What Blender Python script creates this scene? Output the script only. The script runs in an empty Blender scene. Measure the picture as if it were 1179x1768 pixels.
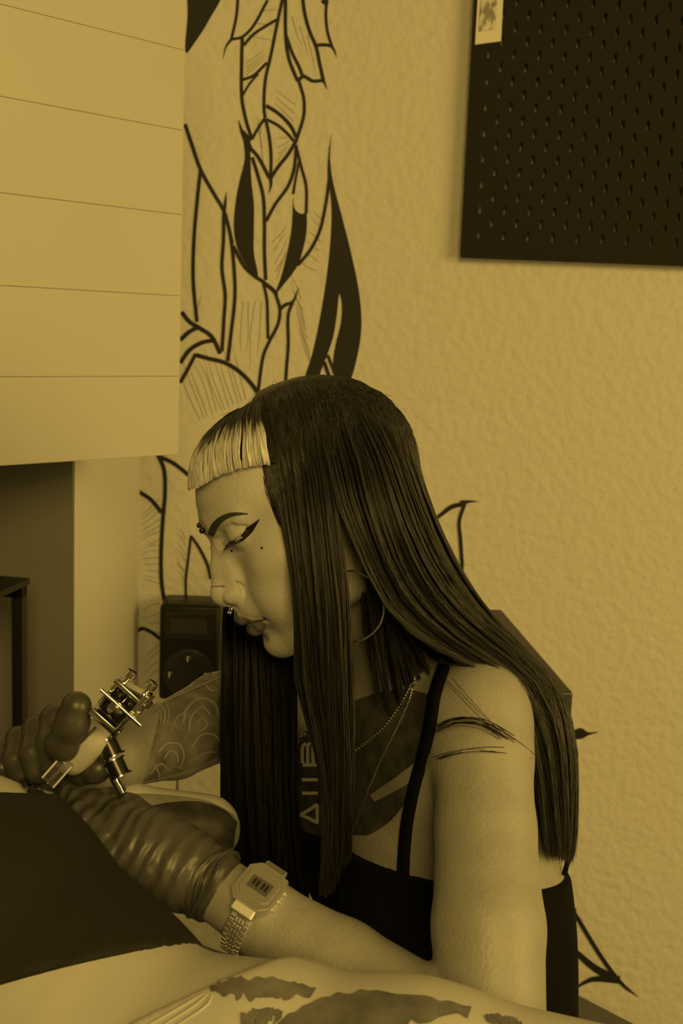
import bpy, bmesh, math, random
import numpy as np
from mathutils import Vector, Matrix
from mathutils.bvhtree import BVHTree
from mathutils.geometry import tessellate_polygon

random.seed(7); rng = np.random.default_rng(7)
scene = bpy.context.scene
COL = scene.collection

# ------------------------------------------------------------------ camera
F = 2000.0; PITCH = math.radians(9.0); ROLL = math.radians(2.2)
CAM = np.array([0.0, 0.0, 1.3])
_r0 = np.array([1.0, 0, 0]); FW = np.array([0, math.cos(PITCH), -math.sin(PITCH)])
_u0 = np.array([0, math.sin(PITCH), math.cos(PITCH)])
RT = math.cos(ROLL)*_r0 + math.sin(ROLL)*_u0
UP = math.cos(ROLL)*_u0 - math.sin(ROLL)*_r0
cam_d = bpy.data.cameras.new('camera'); cam = bpy.data.objects.new('camera', cam_d); COL.objects.link(cam)
m3 = Matrix((RT, UP, -FW)).transposed()
cam.matrix_world = Matrix.Translation(Vector(CAM)) @ m3.to_4x4()
cam_d.sensor_fit = 'VERTICAL'; cam_d.sensor_height = 36.0; cam_d.sensor_width = 24.0
cam_d.lens = F/1768*36; cam_d.clip_start = 0.02
cam_d.dof.use_dof = True; cam_d.dof.focus_distance = 0.93; cam_d.dof.aperture_fstop = 14.0
scene.camera = cam

# ------------------------------------------------------------------ light
TINT = (1.0, 0.655, 0.150)          # the one golden tone every light of the room has
scene.view_settings.view_transform = 'Standard'; scene.view_settings.look = 'None'
scene.view_settings.gamma = 1.0; scene.view_settings.use_curve_mapping = False
scene.view_settings.exposure = 0.0
w = bpy.data.worlds.new('world'); scene.world = w; w.use_nodes = True
bg = w.node_tree.nodes['Background']; bg.inputs[0].default_value = (*TINT, 1); bg.inputs[1].default_value = 0.09
def area(name, loc, target, sx, sy, power):
    l = bpy.data.lights.new(name, 'AREA'); l.shape = 'RECTANGLE'; l.size = sx; l.size_y = sy
    l.energy = power; l.color = TINT
    o = bpy.data.objects.new(name, l); COL.objects.link(o); o.location = loc
    o.rotation_euler = (Vector(target) - Vector(loc)).to_track_quat('-Z', 'Y').to_euler()
    return o
area('window_light', (2.5, -0.3, 1.6), (0.0, 1.5, 0.9), 1.7, 1.5, 50)
area('face_fill_light', (0.35, -1.5, 2.3), (-.2, 1.0, 1.1), 1.0, 1.0, 40)  # added fill above and behind the camera, brightens her face

# ------------------------------------------------------------------ helpers
def PW(x, y, d):
    return CAM + d*(FW + RT*((x-589.5)/F) + UP*((884-y)/F))
def proj(p):
    q = np.asarray(p) - CAM; d = q @ FW
    return 589.5 + F*(q @ RT)/d, 884 - F*(q @ UP)/d, d
def on_plane(px, py, o, n):                       # where the sight line meets a plane of the room
    d = PW(px, py, 1) - CAM; t = ((np.asarray(o)-CAM) @ n)/(d @ n); return CAM + d*t
WALL_Y = 1.95
def on_wall(px, py, off=0.0):
    return on_plane(px, py, np.array([0, WALL_Y-off, 0]), np.array([0, 1.0, 0]))

def mat(name, g, rough=0.6, spec=0.5, metal=0.0, col=None, bump=None, var=None, coat=0.0, sss=0.0, trans=0.0, alpha=None, wave=None, aniso=0.0):
    m = bpy.data.materials.new(name); m.use_nodes = True
    nt = m.node_tree; b = nt.nodes['Principled BSDF']
    c = (g, g, g, 1) if col is None else (*col, 1)
    b.inputs['Base Color'].default_value = c
    b.inputs['Roughness'].default_value = rough
    b.inputs['Specular IOR Level'].default_value = spec
    b.inputs['Metallic'].default_value = metal
    if coat: b.inputs['Coat Weight'].default_value = coat
    if trans: b.inputs['Transmission Weight'].default_value = trans
    if sss:
        b.inputs['Subsurface Weight'].default_value = sss
        b.inputs['Subsurface Radius'].default_value = (0.006, 0.006, 0.006)
    tc = nt.nodes.new('ShaderNodeTexCoord')
    if var:                                       # (scale, amount) slow tone variation
        n = nt.nodes.new('ShaderNodeTexNoise'); n.inputs['Scale'].default_value = var[0]; n.inputs['Detail'].default_value = 5
        nt.links.new(tc.outputs['Object'], n.inputs['Vector'])
        r = nt.nodes.new('ShaderNodeMapRange'); r.inputs['From Min'].default_value = 0.3; r.inputs['From Max'].default_value = 0.7
        r.inputs['To Min'].default_value = g*(1-var[1]); r.inputs['To Max'].default_value = g*(1+var[1])
        nt.links.new(n.outputs[0], r.inputs[0]); nt.links.new(r.outputs[0], b.inputs['Base Color'])
    if bump:                                      # (scale, strength, distance)
        n = nt.nodes.new('ShaderNodeTexNoise'); n.inputs['Scale'].default_value = bump[0]; n.inputs['Detail'].default_value = bump[3] if len(bump) > 3 else 3
        nt.links.new(tc.outputs['Object'], n.inputs['Vector'])
        bp = nt.nodes.new('ShaderNodeBump'); bp.inputs['Strength'].default_value = bump[1]; bp.inputs['Distance'].default_value = bump[2]
        nt.links.new(n.outputs[0], bp.inputs['Height']); nt.links.new(bp.outputs[0], b.inputs['Normal'])
    if wave:                                      # (scale, strength, distance, direction vector)
        wv = nt.nodes.new('ShaderNodeTexWave'); wv.inputs['Scale'].default_value = wave[0]; wv.inputs['Distortion'].default_value = wave[4] if len(wave) > 4 else 0.5
        mp = nt.nodes.new('ShaderNodeMapping'); mp.inputs['Rotation'].default_value = wave[3]
        nt.links.new(tc.outputs['Object'], mp.inputs[0]); nt.links.new(mp.outputs[0], wv.inputs['Vector'])
        bp = nt.nodes.new('ShaderNodeBump'); bp.inputs['Strength'].default_value = wave[1]; bp.inputs['Distance'].default_value = wave[2]
        nt.links.new(wv.outputs[1], bp.inputs['Height']); nt.links.new(bp.outputs[0], b.inputs['Normal'])
    return m

def mesh_obj(name, verts, faces, material, parent=None, smooth=False):
    me = bpy.data.meshes.new(name)
    verts = np.asarray(verts, dtype=np.float32).reshape(-1, 3)
    if isinstance(faces, np.ndarray) and faces.ndim == 2:
        nf, k = faces.shape
        me.vertices.add(len(verts)); me.vertices.foreach_set('co', verts.ravel())
        me.loops.add(nf*k); me.loops.foreach_set('vertex_index', faces.astype(np.int32).ravel())
        me.polygons.add(nf); me.polygons.foreach_set('loop_start', np.arange(0, nf*k, k, dtype=np.int32))
        me.update(calc_edges=True); me.validate()
    else:
        me.from_pydata([tuple(map(float, v)) for v in verts], [], [tuple(map(int, f)) for f in faces]); me.update()
    if smooth: me.polygons.foreach_set('use_smooth', [True]*len(me.polygons))
    if material is not None: me.materials.append(material)
    o = bpy.data.objects.new(name, me); COL.objects.link(o)
    if parent is not None:
        o.parent = parent
        o.matrix_parent_inverse = world_inv(parent)
    return o
def world_of(o):
    m = o.matrix_basis.copy()
    return m if o.parent is None else world_of(o.parent) @ o.matrix_parent_inverse @ m
def world_inv(o): return world_of(o).inverted()
def tag(o, label=None, cat=None, group=None, kind=None):
    if label: o['label'] = label
    if cat: o['category'] = cat
    if group: o['group'] = group
    if kind: o['kind'] = kind
    return o
def empty(name, loc, label=None, cat=None, group=None):
    o = bpy.data.objects.new(name, None); COL.objects.link(o); o.location = tuple(map(float, loc)); o.empty_display_size = 0.05
    return tag(o, label, cat, group)

class MB:                                         # collects simple solids into one mesh
    def __init__(s): s.v = []; s.f = []
    def add(s, v, f):
        n = len(s.v); s.v += [tuple(map(float, p)) for p in v]; s.f += [tuple(i+n for i in q) for q in f]; return s
    def box(s, c, size, R=None, bev=0.0):
        c = np.asarray(c, float); h = np.asarray(size, float)/2; R = np.eye(3) if R is None else np.asarray(R)
        if bev <= 0:
            v = [c + R @ (h*np.array(k)) for k in ((-1,-1,-1),(1,-1,-1),(1,1,-1),(-1,1,-1),(-1,-1,1),(1,-1,1),(1,1,1),(-1,1,1))]
            return s.add(v, [(0,3,2,1),(4,5,6,7),(0,1,5,4),(1,2,6,5),(2,3,7,6),(3,0,4,7)])
        bm = bmesh.new(); bmesh.ops.create_cube(bm, size=1.0)
        for q in bm.verts: q.co = Vector((q.co.x*h[0]*2, q.co.y*h[1]*2, q.co.z*h[2]*2))
        bmesh.ops.bevel(bm, geom=bm.edges[:], offset=bev, segments=2, affect='EDGES', profile=0.5)
        bm.verts.index_update()
        v = [c + R @ np.array(q.co) for q in bm.verts]; f = [[q.index for q in p.verts] for p in bm.faces]; bm.free()
        return s.add(v, f)
    def prism(s, poly, e):                        # closed outline (3D points) pushed along e
        n = len(poly); e = np.asarray(e, float); v = [np.asarray(p, float) for p in poly]
        v += [p+e for p in v]
        f = [tuple(range(n)), tuple(range(2*n-1, n-1, -1))] + [(i, i+n, (i+1) % n + n, (i+1) % n) for i in range(n)]
        return s.add(v, f)
    def tube(s, pts, r, n=10, cap=True, flat=None):
        pts = np.asarray(pts, float); K = len(pts); r = np.full(K, r) if np.isscalar(r) else np.asarray(r, float)
        T = np.gradient(pts, axis=0); T /= np.linalg.norm(T, axis=1)[:, None] + 1e-12
        a = np.array([0, 0, 1.0]) if abs(T[0][2]) < 0.9 else np.array([1.0, 0, 0])
        u = np.cross(T[0], a); u /= np.linalg.norm(u); V = []
        for i in range(K):
            u = u - T[i]*(u @ T[i]); u /= np.linalg.norm(u); v2 = np.cross(T[i], u)
            for j in range(n):
                t = 2*math.pi*j/n; V.append(pts[i] + r[i]*(math.cos(t)*u + math.sin(t)*v2*(flat or 1.0)))
        Fc = [(i*n+j, i*n+(j+1) % n, (i+1)*n+(j+1) % n, (i+1)*n+j) for i in range(K-1) for j in range(n)]
        if cap: Fc += [tuple(range(n-1, -1, -1)), tuple((K-1)*n+j for j in range(n))]
        return s.add(V, Fc)
    def lathe(s, a, b, prof, n=20):               # profile [(t along a->b in metres, radius)]
        a = np.asarray(a, float); d = np.asarray(b, float)-a; d /= np.linalg.norm(d)
        q = np.array([0, 0, 1.0]) if abs(d[2]) < 0.9 else np.array([1.0, 0, 0])
        u = np.cross(d, q); u /= np.linalg.norm(u); v2 = np.cross(d, u); V = []
        for t, r in prof:
            for j in range(n):
                th = 2*math.pi*j/n; V.append(a + d*t + max(r, 1e-5)*(math.cos(th)*u + math.sin(th)*v2))
        K = len(prof)
        Fc = [(i*n+j, i*n+(j+1) % n, (i+1)*n+(j+1) % n, (i+1)*n+j) for i in range(K-1) for j in range(n)]
        Fc += [tuple(range(n-1, -1, -1)), tuple((K-1)*n+j for j in range(n))]
        return s.add(V, Fc)
    def ball(s, c, r, n=12, sc=(1, 1, 1), R=None):
        R = np.eye(3) if R is None else R; V = []; m = n//2
        for i in range(m+1):
            for j in range(n):
                a = math.pi*i/m; b = 2*math.pi*j/n
                V.append(np.asarray(c) + R @ (r*np.array(sc)*np.array([math.sin(a)*math.cos(b), math.sin(a)*math.sin(b), math.cos(a)])))
        return s.add(V, [(i*n+j, (i+1)*n+j, (i+1)*n+(j+1) % n, i*n+(j+1) % n) for i in range(m) for j in range(n)])
    def build(s, name, material, parent=None, smooth=False):
        o = mesh_obj(name, s.v, s.f, material, parent, smooth)
        bm = bmesh.new(); bm.from_mesh(o.data); bmesh.ops.remove_doubles(bm, verts=bm.verts, dist=1e-6)
        bmesh.ops.recalc_face_normals(bm, faces=bm.faces); bm.to_mesh(o.data); bm.free()
        if smooth:
            o.data.polygons.foreach_set('use_smooth', [True]*len(o.data.polygons))
            o.data.set_sharp_from_angle(angle=math.radians(smooth if smooth is not True else 50))
        return o

def catmull(pts, n):                              # smooth resampling of a polyline to n points
    pts = np.asarray(pts, float)
    if len(pts) == 2:
        t = np.linspace(0, 1, n)[:, None]; return pts[0]*(1-t) + pts[1]*t
    sl = np.concatenate([[0], np.cumsum(np.linalg.norm(np.diff(pts[:, :3], axis=0), axis=1) + 1e-9)])
    q = np.linspace(0, sl[-1], n); i = np.clip(np.searchsorted(sl, q, side='right')-1, 0, len(pts)-2)
    h = (sl[i+1]-sl[i])[:, None]; t = ((q-sl[i])[:, None])/h
    m = np.zeros_like(pts)
    m[1:-1] = (pts[2:]-pts[:-2])/(sl[2:]-sl[:-2])[:, None]
    m[0] = (pts[1]-pts[0])/(sl[1]-sl[0]); m[-1] = (pts[-1]-pts[-2])/(sl[-1]-sl[-2])
    return (2*t**3-3*t**2+1)*pts[i] + (t**3-2*t**2+t)*h*m[i] + (-2*t**3+3*t**2)*pts[i+1] + (t**3-t**2)*h*m[i+1]

# -------- rounded solids blended into one continuous surface
def cone(a, b, ra, rb, k=0.01, op='+'): return dict(t='c', a=np.asarray(a, float), b=np.asarray(b, float), ra=ra, rb=rb, k=k, op=op)
def ell(c, rad, R=None, k=0.01, op='+'): return dict(t='e', c=np.asarray(c, float), r=np.asarray(rad, float), R=np.eye(3) if R is None else np.asarray(R, float), k=k, op=op)
def chain(pts, rads, k=0.01, op='+'): return [cone(pts[i], pts[i+1], rads[i], rads[i+1], k, op) for i in range(len(pts)-1)]
def field(prims, o, A, n, h, extra=0.0):
    D = np.full(n, 0.08, np.float32)
    ax = [np.arange(n[i], dtype=np.float32)*h for i in range(3)]
    for p in prims:
        pad = p['k'] + 4*h + extra + 0.003
        if p['t'] == 'c':
            a = A.T @ (p['a']-o); b = A.T @ (p['b']-o); R = max(p['ra'], p['rb'])
            lo = np.minimum(a, b)-R-pad; hi = np.maximum(a, b)+R+pad
        else:
            c = A.T @ (p['c']-o); Rg = A.T @ p['R']; e = np.sqrt(((Rg*p['r'])**2).sum(1)); lo = c-e-pad; hi = c+e+pad
        i0 = np.clip(np.floor(lo/h).astype(int), 0, n); i1 = np.clip(np.ceil(hi/h).astype(int)+1, 0, n)
        if (i1 <= i0).any(): continue
        X = ax[0][i0[0]:i1[0], None, None]; Y = ax[1][None, i0[1]:i1[1], None]; Z = ax[2][None, None, i0[2]:i1[2]]
        if p['t'] == 'c':
            ba = b-a; L = float(ba @ ba) + 1e-12
            px = X-a[0]; py = Y-a[1]; pz = Z-a[2]
            t = np.clip((px*ba[0]+py*ba[1]+pz*ba[2])/L, 0, 1)
            d = np.sqrt((px-t*ba[0])**2+(py-t*ba[1])**2+(pz-t*ba[2])**2) - (p['ra'] + t*(p['rb']-p['ra']))
        else:
            px = X-c[0]; py = Y-c[1]; pz = Z-c[2]; k0 = 0; k1 = 0
            for j in range(3):
                q = (px*Rg[0, j]+py*Rg[1, j]+pz*Rg[2, j])/p['r'][j]
                k0 = k0 + q*q; k1 = k1 + (q/p['r'][j])**2
            k0 = np.sqrt(k0); k1 = np.sqrt(k1)+1e-9; d = k0*(k0-1)/k1
        S = (slice(i0[0], i1[0]), slice(i0[1], i1[1]), slice(i0[2], i1[2]))
        cur = D[S]; k = max(p['k'], 1e-5); d = d.astype(np.float32)
        if p['op'] == '+':
            hh = np.maximum(k-np.abs(cur-d), 0)/k; D[S] = np.minimum(cur, d) - hh*hh*k*0.25
        else:
            hh = np.maximum(k-np.abs(cur+d), 0)/k; D[S] = np.maximum(cur, -d) + hh*hh*k*0.25
    return D
def surface(D, o, A, h):                          # naive surface nets
    s = D < 0; n = D.shape
    c = s[:-1,:-1,:-1].astype(np.int8)
    cnt = np.zeros(c.shape, np.int8)
    for dx in (0,1):
        for dy in (0,1):
            for dz in (0,1):
                cnt += s[dx:n[0]-1+dx, dy:n[1]-1+dy, dz:n[2]-1+dz]
    act = (cnt > 0) & (cnt < 8); idx = np.argwhere(act)
    if len(idx) == 0: return np.zeros((0,3)), np.zeros((0,4), int)
    vid = np.full(act.shape, -1, np.int32); vid[act] = np.arange(len(idx))
    acc = np.zeros((len(idx), 3)); num = np.zeros(len(idx))
    off = [(a,b,e) for a in (0,1) for b in (0,1) for e in (0,1)]
    val = {q: D[idx[:,0]+q[0], idx[:,1]+q[1], idx[:,2]+q[2]].astype(float) for q in off}
    for q in off:
        for ax in range(3):
            if q[ax] == 0:
                r = list(q); r[ax] = 1; r = tuple(r)
                a = val[q]; b = val[r]; cr = (a < 0) != (b < 0)
                t = np.where(cr, a/np.where(a-b == 0, 1, a-b), 0)
                p = np.array(q, float)[None].repeat(len(idx), 0); p[:, ax] += t
                acc[cr] += p[cr]; num[cr] += 1
    V = (idx + acc/num[:, None])*h
    Fs = []
    for ax in range(3):
        b, e = [(1,2),(2,0),(0,1)][ax]
        sl = [slice(1, m-1) for m in n]; sl[ax] = slice(0, n[ax]-1); s0 = s[tuple(sl)]
        sl2 = list(sl); sl2[ax] = slice(1, n[ax]); s1 = s[tuple(sl2)]
        for flip, msk in ((False, s0 & ~s1), (True, ~s0 & s1)):
            q = np.argwhere(msk)
            if len(q) == 0: continue
            q = q.copy()
            for j in range(3):
                if j != ax: q[:, j] += 1
            def g(db, de):
                r = q.copy(); r[:, b] += db; r[:, e] += de; return vid[r[:,0], r[:,1], r[:,2]]
            quad = np.stack([g(-1,-1), g(0,-1), g(0,0), g(-1,0)], 1)
            Fs.append(quad[:, ::-1] if flip else quad)
    Fq = np.concatenate(Fs); Fq = Fq[(Fq >= 0).all(1)]
    if np.linalg.det(A) < 0: Fq = Fq[:, ::-1]
    return V @ A.T + o, Fq
def relax(V, Fq, it=2, lam=0.5):
    n = len(V); e = np.concatenate([Fq[:, [0,1]], Fq[:, [1,2]], Fq[:, [2,3]], Fq[:, [3,0]]])
    for _ in range(it):
        for l in (lam, -lam*1.04):
            s = np.zeros_like(V); c = np.zeros(n)
            for j in range(3):
                s[:, j] = np.bincount(e[:,0], V[e[:,1], j], n) + np.bincount(e[:,1], V[e[:,0], j], n)
            c = np.bincount(e[:,0], minlength=n) + np.bincount(e[:,1], minlength=n)
            V = V + l*(s/np.maximum(c, 1)[:, None]-V)
    return V
def bounds(prims, pad=0.02, A=None):
    A = np.eye(3) if A is None else A; lo = []; hi = []
    for p in prims:
        if p['op'] != '+': continue
        if p['t'] == 'c':
            a = A.T @ p['a']; b = A.T @ p['b']; R = max(p['ra'], p['rb']); lo.append(np.minimum(a, b)-R); hi.append(np.maximum(a, b)+R)
        else:
            c = A.T @ p['c']; e = np.sqrt(((A.T @ p['R']*p['r'])**2).sum(1)); lo.append(c-e); hi.append(c+e)
    return np.min(lo, 0)-pad, np.max(hi, 0)+pad
def blend(prims, h, A=None, lo=None, hi=None, cut=None, inflate=0.0, smooth_it=2):
    A = np.eye(3) if A is None else A
    if lo is None: lo, hi = bounds(prims, 0.012+inflate, A)
    o = A @ lo; n = np.ceil((hi-lo)/h).astype(int)+1
    D = field(prims, o, A, n, h, inflate)
    if inflate: D -= np.float32(inflate)
    if cut is not None:
        X, Y, Z = np.meshgrid(*[np.arange(n[i], dtype=np.float32)*h for i in range(3)], indexing='ij')
        Pm = [X*A[i,0]+Y*A[i,1]+Z*A[i,2]+o[i] for i in range(3)]
        D = np.maximum(D, cut(*Pm))
    V, Fq = surface(D, o, A, h)
    if smooth_it: V = relax(V, Fq, smooth_it)
    return V, Fq
def bvh_of(V, Fq): return BVHTree.FromPolygons([tuple(v) for v in V.tolist()], [tuple(f) for f in Fq.tolist()])
def hit(bvh, px, py):
    d = Vector(PW(px, py, 1.0)-CAM).normalized(); r = bvh.ray_cast(Vector(CAM), d)
    return (np.array(r[0]), np.array(r[1])) if r[0] is not None else (None, None)
def ribbon_on(bvh, pts, widths, name, material, parent, off=0.0004, step=3.0):   # a stroke lying on a skin or cloth surface
    return ribbons_on(bvh, [(pts, widths)], name, material, parent, off, step)
def ribbons_on(bvh, strokes, name, material, parent, off=0.0004, step=3.0):
    V = []; Fc = []
    for pts, widths in strokes:
        pts = np.asarray(pts, float); L = np.linalg.norm(np.diff(pts, axis=0), axis=1).sum(); n = max(4, int(L/step))
        wd = np.full(len(pts), widths, float) if np.isscalar(widths) else np.asarray(widths, float)
        c = catmull(np.c_[pts, wd], n); T = np.gradient(c[:, :2], axis=0); T /= np.linalg.norm(T, axis=1)[:, None]+1e-9
        N = np.c_[-T[:,1], T[:,0]]; prev = None
        for i in range(n):
            row = []
            for s in (-1, 0, 1):
                q = c[i,:2] + N[i]*s*max(c[i,2], .2)/2; p, nn = hit(bvh, *q)
                if p is None: row = None; break
                row.append(p + nn*off)
            if row is None: prev = None; continue
            k = len(V); V += row
            if prev is not None and np.linalg.norm(V[prev+1]-row[1]) < 0.012:
                Fc += [(prev, prev+1, k+1, k), (prev+1, prev+2, k+2, k+1)]
            prev = k
    return mesh_obj(name, V, Fc, material, parent, True)
def patch_on(bvh, ca, cb, n, m, name, material, parent, off=0.0004):             # area between two edge curves
    a = catmull(ca, n); b = catmull(cb, n); V = []; ok = {}; Fc = []
    for i in range(n):
        for j in range(m):
            t = j/(m-1); p, nn = hit(bvh, *(a[i]*(1-t)+b[i]*t))
            if p is not None: ok[i, j] = len(V); V.append(p+nn*off)
    for i in range(n-1):
        for j in range(m-1):
            q = [(i,j),(i+1,j),(i+1,j+1),(i,j+1)]
            if all(x in ok for x in q):
                qq = [ok[x] for x in q]
                if max(np.linalg.norm(V[qq[0]]-V[x]) for x in qq) < 0.03: Fc.append(qq)
    return mesh_obj(name, V, Fc, material, parent, True)
# ================================================================== the room
M_wall = mat('stucco_white', 0.60, 0.85, 0.2)
def stucco(m):
    nt = m.node_tree; b = nt.nodes['Principled BSDF']; tc = nt.nodes.new('ShaderNodeTexCoord')
    n = nt.nodes.new('ShaderNodeTexNoise'); n.inputs['Scale'].default_value = 75; n.inputs['Detail'].default_value = 3; n.inputs['Roughness'].default_value = .45
    v = nt.nodes.new('ShaderNodeTexVoronoi'); v.inputs['Scale'].default_value = 60; v.feature = 'SMOOTH_F1'
    ad = nt.nodes.new('ShaderNodeMath'); ad.operation = 'MULTIPLY_ADD'; ad.inputs[1].default_value = 0.6
    nt.links.new(tc.outputs['Object'], n.inputs['Vector']); nt.links.new(tc.outputs['Object'], v.inputs['Vector'])
    nt.links.new(v.outputs[0], ad.inputs[0]); nt.links.new(n.outputs[0], ad.inputs[2])
    bp = nt.nodes.new('ShaderNodeBump'); bp.inputs['Strength'].default_value = 0.38; bp.inputs['Distance'].default_value = 0.008
    nt.links.new(ad.outputs[0], bp.inputs['Height']); nt.links.new(bp.outputs[0], b.inputs['Normal'])
stucco(M_wall)
M_board = mat('white_painted_board', 0.52, 0.55, 0.3, var=(3, .03), bump=(40, .05, .002))
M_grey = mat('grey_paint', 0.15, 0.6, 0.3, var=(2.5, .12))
M_light = mat('smooth_white_paint', 0.68, 0.7, 0.3)
M_floor = mat('grey_floor', 0.25, 0.5, 0.4, var=(4, .2))
M_blackmetal = mat('black_metal', 0.009, 0.45, 0.4)
M_darkwood = mat('dark_wood', 0.035, 0.45, 0.5, var=(20, .3))
M_peg = mat('black_pegboard', 0.010, 0.6, 0.15, bump=(300, .05, .001))
M_paint = mat('black_mural_paint', 0.014, 0.6, 0.3)
M_pale_paint = mat('grey_mural_paint', 0.30, 0.8, 0.2)
M_paper = mat('white_photo_paper', 0.66, 0.5, 0.4)

XC = on_wall(240, 1000)[0]                        # inner corner left of the mural
bx = lambda x0, x1, y0, y1, z0, z1: MB().box(((x0+x1)/2, (y0+y1)/2, (z0+z1)/2), (x1-x0, y1-y0, z1-z0))
tag(bx(XC-.06, 1.7, WALL_Y, WALL_Y+.1, 0, 2.7).build('wall_back', M_wall), kind='structure')
tag(bx(-1.6, 1.7, -1.2, WALL_Y, -.05, 0).build('floor', M_floor), kind='structure')
YL = 1.475
tag(bx(XC-.06, XC, YL, WALL_Y, 0, 1.9).build('wall_left', M_light), kind='structure')
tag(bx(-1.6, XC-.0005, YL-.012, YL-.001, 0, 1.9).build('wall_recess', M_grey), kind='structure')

# boarded bulkhead above the recess: a flat white face of wide boards, running in from the left
A0 = PW(310, 500, 1.42); dirb = np.array([-math.sin(math.radians(43.5)), -math.cos(math.radians(43.5)), 0])
nb = np.array([-dirb[1], dirb[0], 0]); nb = nb if nb[1] < 0 else -nb
zat = lambda py: on_plane(155, py, A0, nb)[2]
seams = [zat(p) for p in (794, 650, 502, 352, 196, 47, -100, -250)]
core = MB()
p0 = A0.copy(); p0[2] = seams[0]+.003; p1 = p0 + dirb*0.95
back = np.array([-.75, .35, 0])
core.prism([p0-nb*.010, p1-nb*.010, p1-nb*.010+np.array([-.02,.02,0])*10, p0-nb*.04+dirb*.02], (0, 0, seams[-1]-seams[0]))
bulk = tag(core.build('wall_upper_left', M_board), kind='structure')
Rb = np.stack([dirb, nb, np.array([0, 0, 1.0])], 1)
for i in range(len(seams)-1):
    z0, z1 = seams[i], seams[i+1]
    c = A0 + dirb*.475 - nb*.004; c[2] = (z0+z1)/2
    MB().box(c, (.95, .014, z1-z0-.0003), Rb, bev=.0007).build('board', M_board, bulk)

# pegboard with real staggered slots
PB = on_wall(795, 445, .024); peg_l, peg_b = PB[0], PB[2]
peg = empty('pegboard', (peg_l+.3, WALL_Y, peg_b), 'large black pegboard with staggered slots hung high on the wall', 'pegboard')
def pegboard():
    V = []; Fc = []; y0, y1 = WALL_Y-.024, WALL_Y-.020
    nx, nz = 28, 26; cw = .02; ch = .04; mg = .018
    W = nx*cw+2*mg; Hh = nz*.04/2+2*mg
    mb = MB(); X0 = peg_l; Z0 = peg_b
    mb.box((X0+mg/2, (y0+y1)/2, Z0+Hh/2), (mg, y1-y0, Hh)); mb.box((X0+W-mg/2, (y0+y1)/2, Z0+Hh/2), (mg, y1-y0, Hh))
    mb.box((X0+W/2, (y0+y1)/2, Z0+mg/2), (W-2*mg, y1-y0, mg)); mb.box((X0+W/2, (y0+y1)/2, Z0+Hh-mg/2), (W-2*mg, y1-y0, mg))
    for i in range(nx):
        xa = X0+mg+i*cw; xb = xa+cw; z = Z0+mg; ztop = Z0+Hh-mg
        def solid(za, zb):
            mb.add([(xa,y0,za),(xb,y0,za),(xb,y0,zb),(xa,y0,zb)], [(0,1,2,3)])
            mb.add([(xa,y1,za),(xb,y1,za),(xb,y1,zb),(xa,y1,zb)], [(3,2,1,0)])
        if i % 2: solid(z, z+.02); z += .02
        while z+ch <= ztop+1e-6:
            xm, zm = xa+cw/2, z+ch/2; hx, hz = .0025, .0070
            o4 = [(xa,z),(xb,z),(xb,z+ch),(xa,z+ch)]; i4 = [(xm-hx,zm-hz),(xm+hx,zm-hz),(xm+hx,zm+hz),(xm-hx,zm+hz)]
            v = [(p[0], y0, p[1]) for p in o4+i4] + [(p[0], y1, p[1]) for p in o4+i4]
            f = [(k, (k+1) % 4, 4+(k+1) % 4, 4+k) for k in range(4)] + [(8+(k+1) % 4, 8+k, 12+k, 12+(k+1) % 4) for k in range(4)]
            f += [(4+k, 4+(k+1) % 4, 12+(k+1) % 4, 12+k) for k in range(4)]
            mb.add(v, f); z += ch
        if ztop-z > 1e-6: solid(z, ztop)
    o = mesh_obj('perforated_panel', mb.v, mb.f, M_peg, peg)
    for (px_, pz_) in ((X0+.03, Z0+.03), (X0+W-.03, Z0+.03), (X0+.03, Z0+Hh-.03), (X0+W-.03, Z0+Hh-.03)):
        MB().lathe((px_, y1, pz_), (px_, WALL_Y, pz_), [(0, .006), (WALL_Y-y1, .006)], 12).build('spacer', M_blackmetal, peg)
pegboard()
# small instant photo pinned to its edge
pc = [on_wall(x, y, .0255) for x, y in ((820, 77), (865, 71), (870, -30), (826, -26))]
ph = tag(MB().prism(pc, (0, .0008, 0)).build('photo_print', M_paper), 'small white-bordered instant photo pinned at the pegboard edge', 'photo')
M_ph = mat('photo_image', 0.14, 0.3, 0.5)
nt = M_ph.node_tree; n = nt.nodes.new('ShaderNodeTexNoise'); n.inputs['Scale'].default_value = 3.5; r = nt.nodes.new('ShaderNodeValToRGB')
r.color_ramp.elements[0].position = .45; r.color_ramp.elements[0].color = (.015,.015,.015,1); r.color_ramp.elements[1].position = .58; r.color_ramp.elements[1].color = (.4,.4,.4,1)
nt.links.new(n.outputs[0], r.inputs[0]); nt.links.new(r.outputs[0], nt.nodes['Principled BSDF'].inputs['Base Color'])
MB().prism([on_wall(x, y, .0260) for x, y in ((825.5, 55), (856, 50), (860, -22), (830, -18))], (0, .0006, 0)).build('picture', M_ph, ph)

# ------------------------------------------------------------------ mural
mural = empty('mural', on_wall(470, 700), 'black line mural of long leaves and petals painted on the stucco wall', 'mural')
def wall_stroke(strokes, name, material, off):
    V = []; Fc = []
    for pts, wd in strokes:
        pts = np.asarray(pts, float); wd = np.full(len(pts), wd, float) if np.isscalar(wd) else np.asarray(wd, float)
        n = max(4, int(np.linalg.norm(np.diff(pts, axis=0), axis=1).sum()/6)); c = catmull(np.c_[pts, wd], n)
        T = np.gradient(c[:, :2], axis=0); T /= np.linalg.norm(T, axis=1)[:, None]+1e-9; N = np.c_[-T[:,1], T[:,0]]
        k = len(V)
        for i in range(n):
            for s in (-1, 1): V.append(on_wall(*(c[i,:2]+N[i]*s*max(c[i,2], .3)/2), off))
        Fc += [(k+2*i, k+2*i+1, k+2*i+3, k+2*i+2) for i in range(n-1)]
    return mesh_obj(name, V, Fc, material, mural)
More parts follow.
